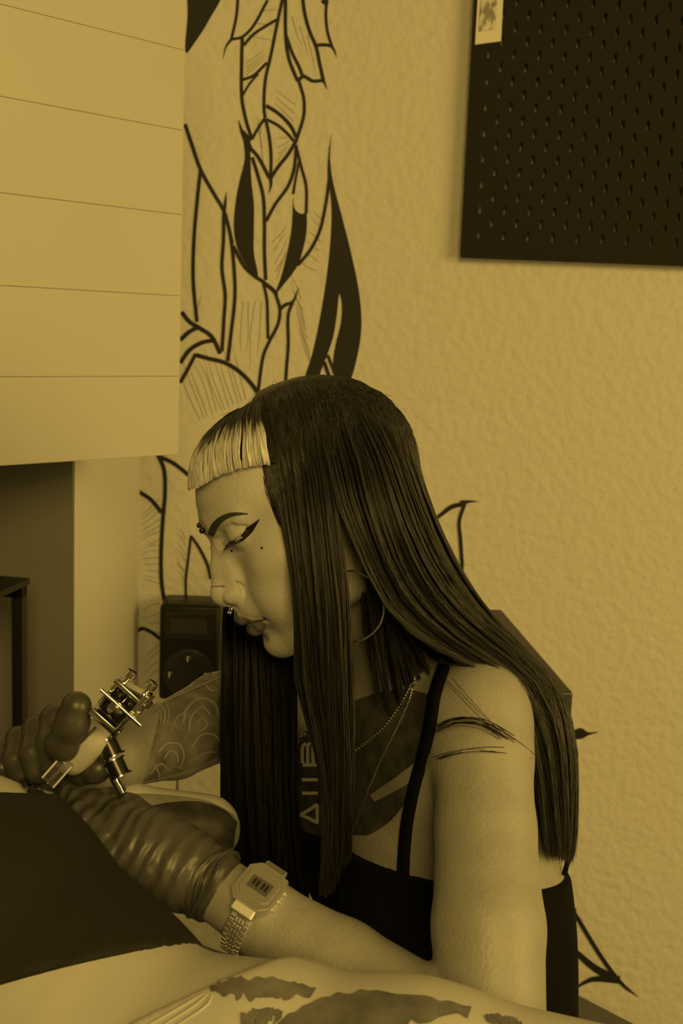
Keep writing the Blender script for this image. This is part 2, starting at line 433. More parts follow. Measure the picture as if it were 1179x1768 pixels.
def wall_fill(poly, name='painted_leaf', off=.0009, n=60):
    poly = np.asarray(poly, float); c = catmull(np.r_[poly, poly[:1]], n)[:-1]
    V = [on_wall(x, y, off) for x, y in c]
    tri = tessellate_polygon([[Vector((x, y, 0)) for x, y in c]])
    return mesh_obj(name, V, [tuple(t) for t in tri], M_paint, mural)
def cz(pts): return [(200+x/2.358, y/2.358) for x, y in pts]     # coordinates read from an enlarged view
for k_, (pts, wd) in enumerate([
    # top leaves
    (cz([(497,-10),(490,70),(470,160)]), 5), (cz([(470,160),(515,150),(560,105),(618,0)]), 5), (cz([(470,160),(448,190),(436,240)]), [5,3,.5]),
    (cz([(515,150),(512,250),(513,400),(530,490),(555,570)]), 6), (cz([(520,185),(560,140),(620,100),(655,80)]), 5),
    (cz([(680,-10),(660,80),(632,220),(608,330),(603,440),(608,480)]), 5.5), (cz([(515,325),(560,308),(615,255)]), 5), (cz([(515,390),(545,340),(580,300)]), 4),
    (cz([(690,-10),(692,150),(705,240),(740,330)]), 6), (cz([(695,150),(720,220),(745,270),(760,310)]), 5.5), (cz([(740,330),(765,310),(800,330),(845,330),(858,365)]), [6,6,6,5,.5]),
    (cz([(760,-10),(770,60),(790,130),(815,190),(830,260),(845,328)]), 6), (cz([(815,185),(845,182),(880,190),(900,235)]), [6,6,5,.5]),
    (cz([(860,-10),(855,60),(862,130),(880,190)]), 5), (cz([(840,0),(862,18)]), 8),
    (cz([(745,330),(765,400),(765,470),(745,540),(730,585)]), 5.5), (cz([(612,430),(660,460),(710,510),(735,560)]), 6), (cz([(612,485),(660,510),(700,545),(725,575)]), 5),
    (cz([(608,480),(580,520),(558,560)]), 5), (cz([(610,485),(625,560),(632,640),(630,720)]), 5.5), (cz([(545,600),(580,640),(625,725)]), 6),
    (cz([(730,580),(700,630),(660,680),(628,730)]), 6), (cz([(628,715),(632,750),(622,790)]), [7,5,.5]),
    # middle
    (cz([(555,640),(580,720),(600,800),(605,900),(605,1020),(610,1140)]), 6), (cz([(735,590),(725,690),(700,760),(650,830),(612,900)]), 5.5),
    (cz([(735,600),(755,680),(775,760),(775,870)]), 5), (cz([(722,790),(730,740),(745,660)]), [5,4,4]),
    (cz([(500,490),(515,540),(545,600)]), [1,6,9]),
    (cz([(870,720),(855,830),(830,940),(790,1020),(740,1080)]), 5.5), (cz([(878,545),(868,640),(870,720)]), [.5,3,7]),
    (cz([(600,1150),(640,1180),(655,1200)]), 7), (cz([(600,1150),(615,1220),(618,1310),(620,1380)]), 5), (cz([(650,1195),(668,1260),(660,1320),(625,1390),(600,1450),(580,1590)]), 5.5),
    (cz([(668,1260),(690,1240),(720,1230),(745,1170)]), [6,6,5,.5]), (cz([(720,1230),(702,1280),(702,1400),(695,1500),(688,1600)]), 5.5),
    # left leaf
    (cz([(282,505),(310,590),(345,690),(400,790),(440,860),(475,990)]), 6), (cz([(345,690),(330,830),(318,980),(315,1140),(330,1310)]), 6),
    (cz([(450,780),(445,830),(440,870),(438,980),(432,1090),(445,1200),(440,1300),(432,1430)]), [.5,5,6,6,6,6,6,6]),
    (cz([(445,870),(465,950),(478,1050),(485,1200),(470,1350),(455,1470)]), 6),
    (cz([(478,1000),(520,1080),(560,1120),(605,1150)]), 6),
    (cz([(268,1270),(300,1310),(340,1335),(390,1370),(425,1440)]), 7), (cz([(262,1385),(300,1350),(340,1330)]), 7), (cz([(262,1478),(300,1425),(350,1395),(400,1385)]), 7),
    (cz([(262,1558),(300,1490),(325,1440)]), 6), (cz([(325,1445),(380,1460),(440,1475),(500,1510),(550,1560),(578,1600)]), 7),
    # right big leaf foot
    (cz([(862,1445),(880,1490),(905,1560)]), 5),
    # below the bulkhead
    ([(272,784),(283,810),(285,850),(281,900),(278,960),(279,1005),(284,1040)], 6.5), ([(275,788),(300,800),(328,822)], 6.5), ([(238,848),(260,862),(279,885)], 6.5),
    ([(330,925),(325,965),(321,1000),(321,1028)], 4), ([(330,925),(345,948),(358,975),(364,1000)], [4,5,5,5]), ([(233,1093),(245,1085),(262,1092),(280,1106)], 6),
    # running on behind her head
    ([(443,672),(470,760),(505,850),(560,930)], 6), ([(488,675),(500,760),(530,850)], 5.5), ([(560,625),(590,720),(600,820)], 6), ([(798,975),(790,1060),(770,1150)], 6), ([(760,890),(700,930),(650,1000)], 6),
    # behind the shoulder
    ([(760,890),(780,875),(802,870)], [6,8,7]), ([(795,868),(808,866),(826,866)], [8,5,.5]), ([(803,868),(793,900),(795,930),(798,975)], 6),
    ([(966,1535),(1000,1590),(1040,1655),(1075,1700),(1103,1722)], [7,7,7,6,.5]), ([(957,1615),(990,1640),(1025,1670),(1060,1690)], [7,9,12,14]),
    ([(990,1708),(1020,1692),(1045,1690),(1070,1692)], [2,8,12,14]), ([(960,1560),(980,1570),(995,1572)], [6,7,7]),
    ]):
    wall_stroke([(pts, wd)], 'brush_stroke', M_paint, .0007+.00003*k_)
wall_fill(cz([(290,-20),(292,60),(285,215),(330,160),(380,80),(425,-20)]))
wall_fill(cz([(510,520),(545,560),(548,640),(552,740),(562,830),(562,930),(562,1030),(578,1130),(530,1080),(495,1010),(480,930),(488,820),(505,730),(525,640)]))
wall_fill(cz([(722,800),(728,850),(755,872),(775,865),(775,950),(755,1040),(735,1090),(690,1150),(650,1195),(672,1130),(695,1040),(715,930)]))
wall_fill(cz([(868,590),(880,720),(920,880),(960,1040),(990,1190),(1000,1320),(985,1440),(945,1570),(915,1560),(885,1490),(895,1400),(915,1320),(920,1240),(910,1195),(900,1280),(885,1370),(862,1440),(835,1510),(815,1570),(765,1570),(800,1440),(830,1300),(855,1150),(872,1000),(878,850),(866,720)]), n=110)
wall_fill([(988,1262),(1003,1257),(1015,1264),(1033,1264),(1015,1270),(1003,1276),(988,1275)])
hair_lines = []
def hatch(a0, a1, b0, b1, n, wd=1.1):
    for i in range(n):
        t = (i+random.uniform(-.2, .2))/max(n-1, 1)
        p = np.array(a0)*(1-t)+np.array(a1)*t; q = np.array(b0)*(1-t)+np.array(b1)*t; mid = (p+q)/2+np.array([random.uniform(-4,4), random.uniform(-3,3)])
        hair_lines.append(([p, mid, p+(q-p)*random.uniform(.7,1)], [wd*1.2, wd, .3]))
hatch((345,725),(425,690),(300,610),(400,590),12); hatch((275,860),(278,1010),(238,895),(240,1000),14); hatch((276,1040),(280,1090),(238,1060),(242,1085),4)
hatch((278,1110),(278,1170),(240,1150),(245,1200),5); hatch((340,330),(340,540),(350,310),(352,500),2); hatch((420,520),(450,520),(415,640),(440,640),4)
hatch((520,520),(540,640),(500,470),(515,560),8); hatch((560,380),(545,470),(540,360),(515,450),6); hatch((470,420),(480,500),(500,380),(500,440),6)
hatch((430,60),(450,20),(480,70),(490,15),3); hatch((425,110),(425,130),(460,85),(465,95),4); hatch((510,180),(505,225),(470,150),(475,190),4)
hatch((450,230),(455,290),(440,190),(445,210),3); hatch((480,240),(478,280),(505,235),(500,250),4); hatch((505,30),(530,60),(530,100),(545,130),3)
hatch((320,930),(322,1020),(300,905),(305,985),7); hatch((960,1590),(962,1625),(1015,1588),(1020,1622),4); hatch((965,1640),(985,1650),(985,1710),(998,1712),3)
wall_stroke(hair_lines, 'fine_hatching', M_pale_paint, .0006)['kind'] = 'stuff'

# ------------------------------------------------------------------ power supply on the wall
ps_c = on_wall(331, 1117, .04)
ps = empty('power_supply', on_wall(331, 1200, .0), 'black tattoo power supply with display and four knobs on the wall', 'power supply')
M_psu = mat('black_plastic', 0.006, 0.4, 0.3); M_psu2 = mat('dark_panel', 0.016, 0.3, 0.4); M_knob = mat('dark_knob', 0.02, 0.3, 0.6)
wx = lambda p: (p-331)/F*1.93; wz = lambda p: -(p-1117)/F*1.93
Rz = np.array(Matrix.Rotation(math.radians(1.5), 3, 'Z'))
MB().box(ps_c, (.100, .078, .164), Rz, bev=.006).build('case', M_psu, ps, True)
fy = ps_c[1]-.0395
MB().box((ps_c[0], fy-.0005, ps_c[2]+.047), (.080, .003, .046), None, bev=.001).build('display_frame', M_psu2, ps)
MB().box((ps_c[0], fy-.0022, ps_c[2]+.047), (.060, .001, .026)).build('display', mat('dark_display', .03, .15, .6), ps)
MB().lathe((ps_c[0], fy+.002, ps_c[2]-.035), (ps_c[0], fy-.01, ps_c[2]-.035), [(0,.043),(.0035,.042),(.0042,.040)], 40).build('dial_plate', M_psu2, ps, True)
for dx, dz in ((0,.028),(.030,0),(-.030,0),(0,-.028)):
    k = MB().lathe((ps_c[0]+dx, fy, ps_c[2]-.035+dz), (ps_c[0]+dx, fy-.01, ps_c[2]-.035+dz), [(0,.007),(.009,.0065),(.010,.0055)], 16).build('knob', M_knob, ps, True)
    MB().box((ps_c[0]+dx, fy-.0103, ps_c[2]-.035+dz), (.0015, .0008, .009)).build('pointer', M_paper, k)

# ------------------------------------------------------------------ black metal stand at the left edge
st = empty('metal_stand', (-.75, 1.33, 0), 'black square-tube metal stand before the grey wall at the left edge', 'stand')
zt = PW(42, 1012, 1.40)[2]; c0 = PW(33, 1012, 1.40); aa = math.radians(28)
e1 = np.array([-math.cos(aa), math.sin(aa)*.35, 0]); e1 /= np.linalg.norm(e1); e2 = np.array([-.20, -.98, 0]); e2 /= np.linalg.norm(e2)
Rs = np.stack([-e1, np.cross([0,0,1.0], -e1), np.array([0,0,1.0])], 1)
for a_, b_ in ((0,0),(.42,0),(0,.30),(.42,.30)):
    q = c0 + e1*a_ + e2*b_*0.6 - np.array([0,0,0]); q[2] = 0
    MB().box((q[0], q[1], zt/2), (.0135, .0135, zt), Rs).build('leg', M_blackmetal, st)
for a_ in (0, .18):
    q = c0 + e1*.21 + e2*a_; MB().box((q[0], q[1], zt-.0067), (.42+.0135, .0135, .0135), Rs).build('rail', M_blackmetal, st)
    MB().box((q[0], q[1], .25), (.42, .012, .012), Rs).build('rail', M_blackmetal, st)
q = c0 + e1*.21 + e2*.09; MB().box((q[0], q[1], zt+.004), (.44, .205, .008), Rs, bev=.001).build('top_plate', M_blackmetal, st)

# ------------------------------------------------------------------ dark chair behind her, low bench at the right
ch = empty('wooden_chair', (.10, 1.42, 0), 'dark wooden chair with a plain panel back standing by the wall', 'chair')
ca = PW(866, 1056, 1.55); cb = PW(990, 1195, 1.20); ztop = cb[2]; ca[2] = ztop
d_ = cb-ca; L_ = np.linalg.norm(d_); d_ /= L_; n_ = np.array([-d_[1], d_[0], 0]); n_ = n_ if n_[0] > 0 else -n_
Rc = np.stack([d_, n_, np.array([0,0,1.0])], 1); md = (ca+cb)/2
MB().box(md-n_*.013+np.array([0,0,-.06]), (L_, .026, .12), Rc, bev=.003).build('back_panel', M_darkwood, ch)
for s_ in (-1, 1):
    q = md - n_*.013 + d_*s_*(L_/2-.02)
    MB().box((q[0], q[1], (ztop-.118)/2), (.03, .026, ztop-.118), Rc, bev=.002).build('back_post', M_darkwood, ch)
    q2 = md - n_*.36 + d_*s_*(L_/2-.02)
q = md - n_*.19; MB().box((q[0], q[1], .44), (L_-.07, .30, .03), Rc, bev=.004).build('seat', M_darkwood, ch)
for s_ in (-1, 1):
    q = md - n_*.32 + d_*s_*(L_/2-.055); MB().box((q[0], q[1], .2125), (.03, .03, .425), Rc, bev=.002).build('leg', M_darkwood, ch)
bn = empty('low_bench', (.5, 1.5, 0), 'low dark wooden bench against the wall in the bottom right corner', 'bench')
ba_ = PW(952, 1693, 1.62); zb = ba_[2]; bb_ = on_plane(1094, 1767, np.array([0,0,zb]), np.array([0,0,1.0]))
db = bb_-ba_; db /= np.linalg.norm(db); nbx = np.array([db[1], -db[0], 0]); nbx = nbx if nbx[1] < 0 else -nbx
Rbn = np.stack([db, nbx, np.array([0,0,1.0])], 1)
c_ = ba_ + db*.26 + nbx*.13
MB().box(c_-np.array([0,0,.012]), (.52, .26, .024), Rbn, bev=.002).build('top', mat('bench_wood', .10, .45, .4, var=(8,.2)), bn)
for s_ in (-1, 1):
    q = c_ + db*s_*.23; MB().box((q[0], q[1], (zb-.024)/2), (.03, .22, zb-.024), Rbn, bev=.002).build('end_panel', M_darkwood, bn)
# ================================================================== the tattoo artist
M_skin = mat('skin', 0.32, 0.48, 0.45, sss=0.15, bump=(330, .5, .0010), var=(60, .05))
M_lip = mat('lip', 0.19, 0.38, 0.5, bump=(500, .12, .0004))
M_black = mat('black_jersey', 0.006, 0.85, 0.08, bump=(700, .15, .0005))
M_ink = mat('black_ink', 0.012, 0.5, 0.3)
M_brow = mat('brow_hair', 0.055, 0.7, 0.2)
M_gold = mat('polished_metal', 0.75, 0.22, 0.5, metal=1.0)
M_steel = mat('brushed_steel', 0.55, 0.3, 0.5, metal=1.0)
artist = empty('person', (0.2, 1.08, 0.0), 'woman with long dark hair and short blonde fringe bending over her work', 'person')

def head_axes(yaw, pit, rol):
    fh = np.array([-math.cos(yaw), -math.sin(yaw), 0]); z = np.array([0, 0, 1.0]); l = np.cross(z, fh)
    f = math.cos(pit)*fh - math.sin(pit)*z; u = math.cos(pit)*z + math.sin(pit)*fh
    return np.stack([math.cos(rol)*l+math.sin(rol)*u, f, math.cos(rol)*u-math.sin(rol)*l], 1)
HM = head_axes(*[math.radians(a) for a in (22.08, 26.07, 10.55)]); HO = PW(558.6, 906.5, .988)
def HL(x, y, z): return HO + HM @ (np.array([x, y, z], float)*.001)     # head frame in mm: x to her left, y forward, z up
def rotx(a): a = math.radians(a); return np.array([[1,0,0],[0,math.cos(a),-math.sin(a)],[0,math.sin(a),math.cos(a)]])
def roty(a): a = math.radians(a); return np.array([[math.cos(a),0,math.sin(a)],[0,1,0],[-math.sin(a),0,math.cos(a)]])
def rotz(a): a = math.radians(a); return np.array([[math.cos(a),-math.sin(a),0],[math.sin(a),math.cos(a),0],[0,0,1]])
def he(c, r, k, op='+', R=None): return ell(HL(*c), np.array(r)*.001, HM if R is None else HM @ R, k*.001, op)
def hc(a, b, ra, rb, k, op='+'): return cone(HL(*a), HL(*b), ra*.001, rb*.001, k*.001, op)
head = [he((0,-8,42),(72,91,78),1), he((0,24,52),(60,65,50),20), he((0,34,-2),(58,50,62),20), he((0,56,-32),(36,36,30),16), he((0,38,-48),(40,44,27),18)]
for s in (1, -1):
    head += [he((s*44,50,0),(20,28,19),18), hc((s*50,8,-42),(s*22,66,-66),13,13,16), hc((s*62,5,30),(s*50,8,-42),10,13,20),
             he((s*33,66,-28),(20,20,24),18), hc((s*9,85,43),(s*40,68,43),7,6,12)]
head += [he((0,77,-69),(19,15,14.5),12), he((0,64,-70),(26,22,12),10)]
EYE = (31.5, 70.5, 30)
for s in (1, -1):
    head += [he((s*32,92,28),(16,13,11),10,'-'), he((s*16,96,23),(6,8,9),8,'-')]
    head += [he((s*EYE[0],EYE[1],EYE[2]),(15.0,13.9,13.6),3.5), he((s*17.5,80,28),(5,6,5),4)]     # lids over the eyeball, inner corner
    cr = [(17,86,31),(22,87,37),(31,85.5,40.5),(41,78,39.5),(47,70,35)]
    for i in range(4): head.append(hc((s*cr[i][0],cr[i][1],cr[i][2]),(s*cr[i+1][0],cr[i+1][1],cr[i+1][2]),1.0,1.0,3.0,'-'))
    sl = [(18,90,28.3),(25,90,26.4),(33,88,26.2),(41,82,28),(46,74,30.5)]
    for i in range(4): head.append(hc((s*sl[i][0],sl[i][1],sl[i][2]),(s*sl[i+1][0],sl[i+1][1],sl[i+1][2]),[.8,1.4,1.8,1.6][i],[1.4,1.8,1.6,.8][i],.8,'-'))
    for i in range(4): head.append(hc((s*sl[i][0],sl[i][1]-4,sl[i][2]),(s*sl[i+1][0],sl[i+1][1]-4,sl[i+1][2]),[.7,1.3,1.7,1.5][i],[1.3,1.7,1.5,.7][i],.7,'-'))
head += [hc((0,87,27),(0,96,10),6.0,6.2,10), hc((0,96,10),(0,104,-7),6.2,7.6,8), he((0,104,-11.5),(8.8,9.6,9),5), hc((0,106,-18),(0,98,-25),3.2,3.6,3)]
for s in (1, -1): head += [hc((s*6,86,20),(s*9.5,91,-7),6.5,7,10)]
for s in (1, -1):
    head += [he((s*11.2,96,-14.5),(6.4,10.8,7.6),1.6,'+',rotz(s*12)),
             he((s*6.4,101,-22.6),(3.4,6.6,4.2),1.2,'-',rotz(s*14))]
for s in (1, -1):
    for a_, b2_ in (((14.5,91,-6),(18.3,89.5,-11)), ((18.3,89.5,-11),(18.2,90,-18))): head.append(hc((s*a_[0],a_[1],a_[2]),(s*b2_[0],b2_[1],b2_[2]),1.1,1.1,2.5,'-'))
head += [he((0,84,-31),(27,17,15),8)]
up_ = [(-25.5,82,-41),(-15,92.5,-38.2),(-5,98.6,-36.6),(0,99.0,-37.4),(5,98.6,-36.6),(15,92.5,-38.2),(25.5,82,-41)]; ur = [.8,3.3,4.8,4.5,4.8,3.3,.8]
lo_ = [(-24,82,-42.2),(-14,90,-46.8),(-5,93.2,-50),(0,93.4,-50.2),(5,93.2,-50),(14,90,-46.8),(24,82,-42.2)]; lr = [.8,3.5,5.2,5.3,5.2,3.5,.8]
for P_, R_ in ((up_, ur), (lo_, lr)):
    for i in range(6): head.append(hc(P_[i], P_[i+1], R_[i], R_[i+1], 3.2))
ln_ = [(-27,82.5,-41.2),(-14,95.5,-43.2),(0,101,-43.9),(14,95.5,-43.2),(27,82.5,-41.2)]
for i in range(4): head.append(hc(ln_[i], ln_[i+1], 1.1, 1.1, 1.4, '-'))
head += [he((0,104,-30),(2.6,4.5,6),4,'-'), he((0,97,-60.5),(16,7.5,3.2),6,'-')]
for s in (1, -1): head.append(he((s*27.5,83.5,-41.5),(2.2,3,2.6),4,'-'))
for s in (1, -1):                                                          # ears
    ep = [(s*66,2,12),(s*72,-6,26),(s*76,-20,27),(s*77,-27,12),(s*74,-20,-8),(s*70,-8,-22),(s*68,0,-28)]
    for i in range(6): head.append(hc(ep[i], ep[i+1], 4.2, 4.0, 3))
    head += [he((s*70,-11,4),(4,14,22),5), he((s*69,0,-29),(4,7.5,9),4), he((s*76,-8,2),(5,8,12),5,'-')]

# body: joints placed in the room
SL = PW(828,1240,.915); SR = PW(640,1215,1.215); NB = PW(738,1205,1.065)
tl = SL-SR; tl[2] = 0; tl /= np.linalg.norm(tl); tfh = np.array([tl[1], -tl[0], 0]); tfh = tfh if tfh[0] < 0 else -tfh
lean = math.radians(14); tu = np.array([0,0,1.0])*math.cos(lean) + tfh*math.sin(lean); tf = np.cross(tl, tu); tf = tf if tf[0] < 0 else -tf
TR = np.stack([tl, tf, tu], 1)
CH = PW(764,1420,1.05); WA = PW(800,1690,1.05)
torso = [ell(CH, (.148,.086,.175), TR, .02), ell(WA, (.128,.082,.20), TR, .06), ell(PW(800,2040,1.06), (.13,.12,.16), None, .06), ell(PW(585,1390,1.10), (.05,.045,.085), TR, .04),
         cone(CH+tl*.09+tu*.10, CH-tl*.09+tu*.10, .048, .048, .04)]
for s in (1, -1): torso.append(ell(CH+tl*s*.066+tf*.066-tu*.055, (.056,.05,.058), TR, .03))
neck = [cone(HL(0,-22,-45), NB-tfh*.0, .049, .056, .02), cone(NB+tu*.01, SL+np.array([0,0,.008]), .040, .030, .03), cone(NB+tu*.01, SR+np.array([0,0,.008]), .040, .030, .03)]
EL = PW(848,1850,.775); ER = PW(470,1262,1.20)
armL = chain([SL, PW(834,1310,.892), PW(838,1430,.862), PW(843,1600,.818), EL], [.0375,.0375,.037,.0395,.037], .006)
WL = PW(372,1532,.868)
armL += chain([EL, PW(735,1775,.80), PW(585,1675,.832), PW(460,1590,.852), WL, PW(330,1503,.872)], [.036,.0385,.0355,.028,.0228,.021], .006)
armL[0]['k'] = .028
WR = PW(205,1306,.945)
armR = chain([SR, ER], [.046, .042], .045) + chain([ER, PW(383,1236,1.09), PW(300,1276,1.01), WR, PW(160,1310,.925)], [.042,.0405,.034,.0255,.024], .006)
body_p = torso + neck + armL + armR
# fine part (head and neck) and the rest, sampled from the same surface
hlo, hhi = np.array([-.088,-.108,-.105]), np.array([.088,.125,.125])
glo = HM.T @ HO + hlo; ghi = HM.T @ HO + hhi
head_all = head + neck + torso
Vh, Fh = blend(head_all, .0012, HM, glo, ghi, smooth_it=2)
Vb, Fb = blend(body_p + head[:5], .0030, smooth_it=3)
def in_head(V, m):
    q = (V-HO) @ HM; return ((q > hlo+m) & (q < hhi-m)).all(1)
ins = in_head(Vb, .004); Fb = Fb[~ins[Fb].any(1)]
hv = (Vh-HO) @ HM*1000
# remove the flat lid left where the sampling box ends
edge = ((hv < (hlo*1000+1.6)) | (hv > (hhi*1000-1.6))).any(1)
Fh = Fh[~edge[Fh].any(1)]
V = np.r_[Vh, Vb]; Fq = np.r_[Fh, Fb+len(Vh)]
used = np.zeros(len(V), bool); used[Fq.ravel()] = True; rm = np.cumsum(used)-1; V = V[used]; Fq = rm[Fq]
body = mesh_obj('body', V, Fq, M_skin, artist, True)
BV = bvh_of(V, Fq)

# lips: the skin's own darker tone, stored per vertex
lv = (V-HO) @ HM*1000
def tube_dist(P_, R_):
    best = np.full(len(lv), 99.0)
    near = np.where((np.abs(lv-np.array([0,92,-44])) < np.array([32,24,18])).all(1))[0]
    q = lv[near]; bb = np.full(len(q), 99.0)
    for i in range(len(P_)-1):
        a = np.array(P_[i], float); ba = np.array(P_[i+1], float)-a; t = np.clip((q-a) @ ba/(ba @ ba), 0, 1)
        bb = np.minimum(bb, np.linalg.norm(q-a-t[:, None]*ba, axis=1)-(R_[i]+t*(R_[i+1]-R_[i])))
    best[near] = bb; return best
ld = np.minimum(tube_dist(up_, ur), tube_dist(lo_, lr))
lip = np.clip(1-(ld-1.1)/.8, 0, 1)
at = body.data.attributes.new('lip', 'FLOAT', 'POINT'); at.data.foreach_set('value', lip.astype(np.float32))
nt = M_skin.node_tree; b_ = nt.nodes['Principled BSDF']
src = b_.inputs['Base Color'].links[0].from_socket
an = nt.nodes.new('ShaderNodeAttribute'); an.attribute_name = 'lip'; mx = nt.nodes.new('ShaderNodeMix'); mx.data_type = 'RGBA'
nt.links.new(an.outputs['Fac'], mx.inputs[0]); nt.links.new(src, mx.inputs[6]); mx.inputs[7].default_value = (.13, .13, .13, 1)
pw_ = np.clip((lv[:,1]-12)/30, 0, 1)*np.clip((lv[:,2]+92)/14, 0, 1)*(np.abs(lv[:,0]) < 85)                # paler tone over the face, fading towards jaw and ears
at = body.data.attributes.new('face_tone', 'FLOAT', 'POINT'); at.data.foreach_set('value', pw_.astype(np.float32))
an2 = nt.nodes.new('ShaderNodeAttribute'); an2.attribute_name = 'face_tone'; mx2 = nt.nodes.new('ShaderNodeMix'); mx2.data_type = 'RGBA'
nt.links.new(an2.outputs['Fac'], mx2.inputs[0]); nt.links.new(src, mx2.inputs[6]); mx2.inputs[7].default_value = (.54, .54, .54, 1)
nt.links.new(mx2.outputs[2], mx.inputs[6])
nt.links.new(mx.outputs[2], b_.inputs['Base Color'])
# eyes
M_eye = mat('eye_white', .5, .12, .6); M_iris = mat('iris', .03, .08, .7)
for s in (1, -1):
    c = HL(s*EYE[0], EYE[1], EYE[2]); e = MB().ball(c, .0122, 24, R=HM).build('eye', M_eye, artist, True)
    d = HM @ (rotx(-30) @ np.array([s*-.05, 1, 0])); d /= np.linalg.norm(d)
    MB().lathe(c+d*.0098, c+d*.02, [(0,.0062),(.0012,.0058),(.0022,.0045),(.0028,.002)], 20).build('iris', M_iris, e, True)
def mirrored(o, name, material, off=None):
    q = np.array([v.co for v in o.data.vertices]); q = (q-HO) @ HM; q[:, 0] *= -1
    return mesh_obj(name, q @ HM.T + HO, [tuple(reversed(p.vertices)) for p in o.data.polygons], material, artist, True)
br = ribbon_on(BV, [(364,924),(371,908),(383,896),(398,889),(413,887),(429,887)], [11,12,10,7.5,5,1.5], 'eyebrow', M_brow, artist, .0006)
mirrored(br, 'eyebrow', M_brow)
el = patch_on(BV, [(389,942),(398,935),(410,929),(419,921),(426,911),(436,904),(449,895)], [(389,945),(400,940),(411,937),(418,934),(426,928),(436,918),(449,896)], 40, 6, 'eyeliner', M_ink, artist, .0005)
mirrored(el, 'eyeliner', M_ink)
for s in (1, -1):                                                           # lashes
    mb = MB()
    for i in range(16):
        t = i/15; x = 20+t*26; y = 85.5-13*t*t; z = 27+2.5*(t-.5)
        mb.tube([HL(s*x,y,z), HL(s*(x+2*t),y+4,z-2.2), HL(s*(x+4*t),y+7.5,z-1.6)], [.00035,.00025,.00008], 4)
    mb.build('eyelashes', M_ink, artist, True)
for x, y in ((400,951),(452,946)):
    p, n_ = hit(BV, x, y); MB().ball(p, .0011, 8).build('beauty_mark', M_ink, artist, True)
# jewellery
def ring(c, R, r, nrm, a0=0, a1=360, n=40):
    nrm = np.asarray(nrm, float)/np.linalg.norm(nrm); u = np.cross(nrm, [0,0,1.0]); u /= np.linalg.norm(u); v = np.cross(nrm, u)
    th = np.radians(np.linspace(a0, a1, n)); return MB().tube([np.asarray(c)+R*(math.cos(t)*u+math.sin(t)*v) for t in th], r, 8)
M_dkball = mat('dark_steel', .08, .15, .6, metal=1.0)
MB().ball(HL(3,95.5,44), .0027, 12).ball(HL(-7,94,48), .0025, 12).tube([HL(3,95.5,44), HL(-7,94,48)], .0008, 6).build('brow_piercing', M_dkball, artist, True)
mb = MB()
for i in range(9):
    p, n_ = hit(BV, 366+i*2.4, 1013-.2*i)
    if p is not None: mb.ball(p+n_*.0005, .0007, 6)
p, n_ = hit(BV, 387, 1011); mb.ball(p+n_*.0008, .0017, 10); mb.build('nose_chain', M_gold, artist, True)
ring(HL(0,103.5,-25.5), .0042, .0007, HM[:,2]*.5+HM[:,1]*.85).ball(HL(3,106,-27.5), .0012, 8).ball(HL(-3,106,-27.5), .0012, 8).build('septum_ring', M_gold, artist, True)
ring(PW(603,1047,.905), .0277, .0009, FW+RT*.25+UP*.05, n=64).build('hoop_earring', M_gold, artist, True)

# black strappy top
cutp = [PW(570,1446,1.05), PW(745,1503,.95), PW(970,1478,1.08)]
pn = np.cross(cutp[1]-cutp[0], cutp[2]-cutp[0]); pn /= np.linalg.norm(pn); pn = pn if pn[2] > 0 else -pn
tvert, tfac = blend(torso, .004, inflate=.005, cut=lambda X, Y, Z: ((X-cutp[0][0])*pn[0]+(Y-cutp[0][1])*pn[1]+(Z-cutp[0][2])*pn[2]).astype(np.float32))
top = mesh_obj('strappy_top', tvert, tfac, M_black, artist, True)
for pts in ([(768,1150),(752,1200),(744,1250),(733,1300),(716,1360),(704,1420),(699,1470),(697,1515)],):
    o = ribbon_on(BV, pts, 19, 'shoulder_strap', M_black, top, .002)
    so = o.modifiers.new('thick', 'SOLIDIFY'); so.thickness = .002

MB().tube(catmull([PW(968,1270,.97), PW(982,1350,.955), PW(986,1420,.955), PW(984,1470,.96), PW(974,1510,.965)], 20), .0022, 8).build('back_strap', M_black, top, True)

# black leggings: seated, knees under the couch edge, feet on the floor
hipc = PW(800,2040,1.06); legs = [ell(hipc, (.135,.125,.13), None, .03)]
for s in (1, -1):
    hp = hipc + tl*s*.075 - np.array([0,0,.04]); kn = hp + tfh*.36 + tl*s*.06; kn[2] = max(.47, hp[2]-.04); ft = kn - tfh*.06; ft[2] = .06; to = ft + tfh*.16; to[2] = .035
    legs += chain([hp, kn, ft], [.075, .055, .04], .02) + [cone(ft, to, .04, .03, .02)]
lv_, lf_ = blend(legs, .008, smooth_it=2); mesh_obj('leggings', lv_, lf_, M_black, artist, True)
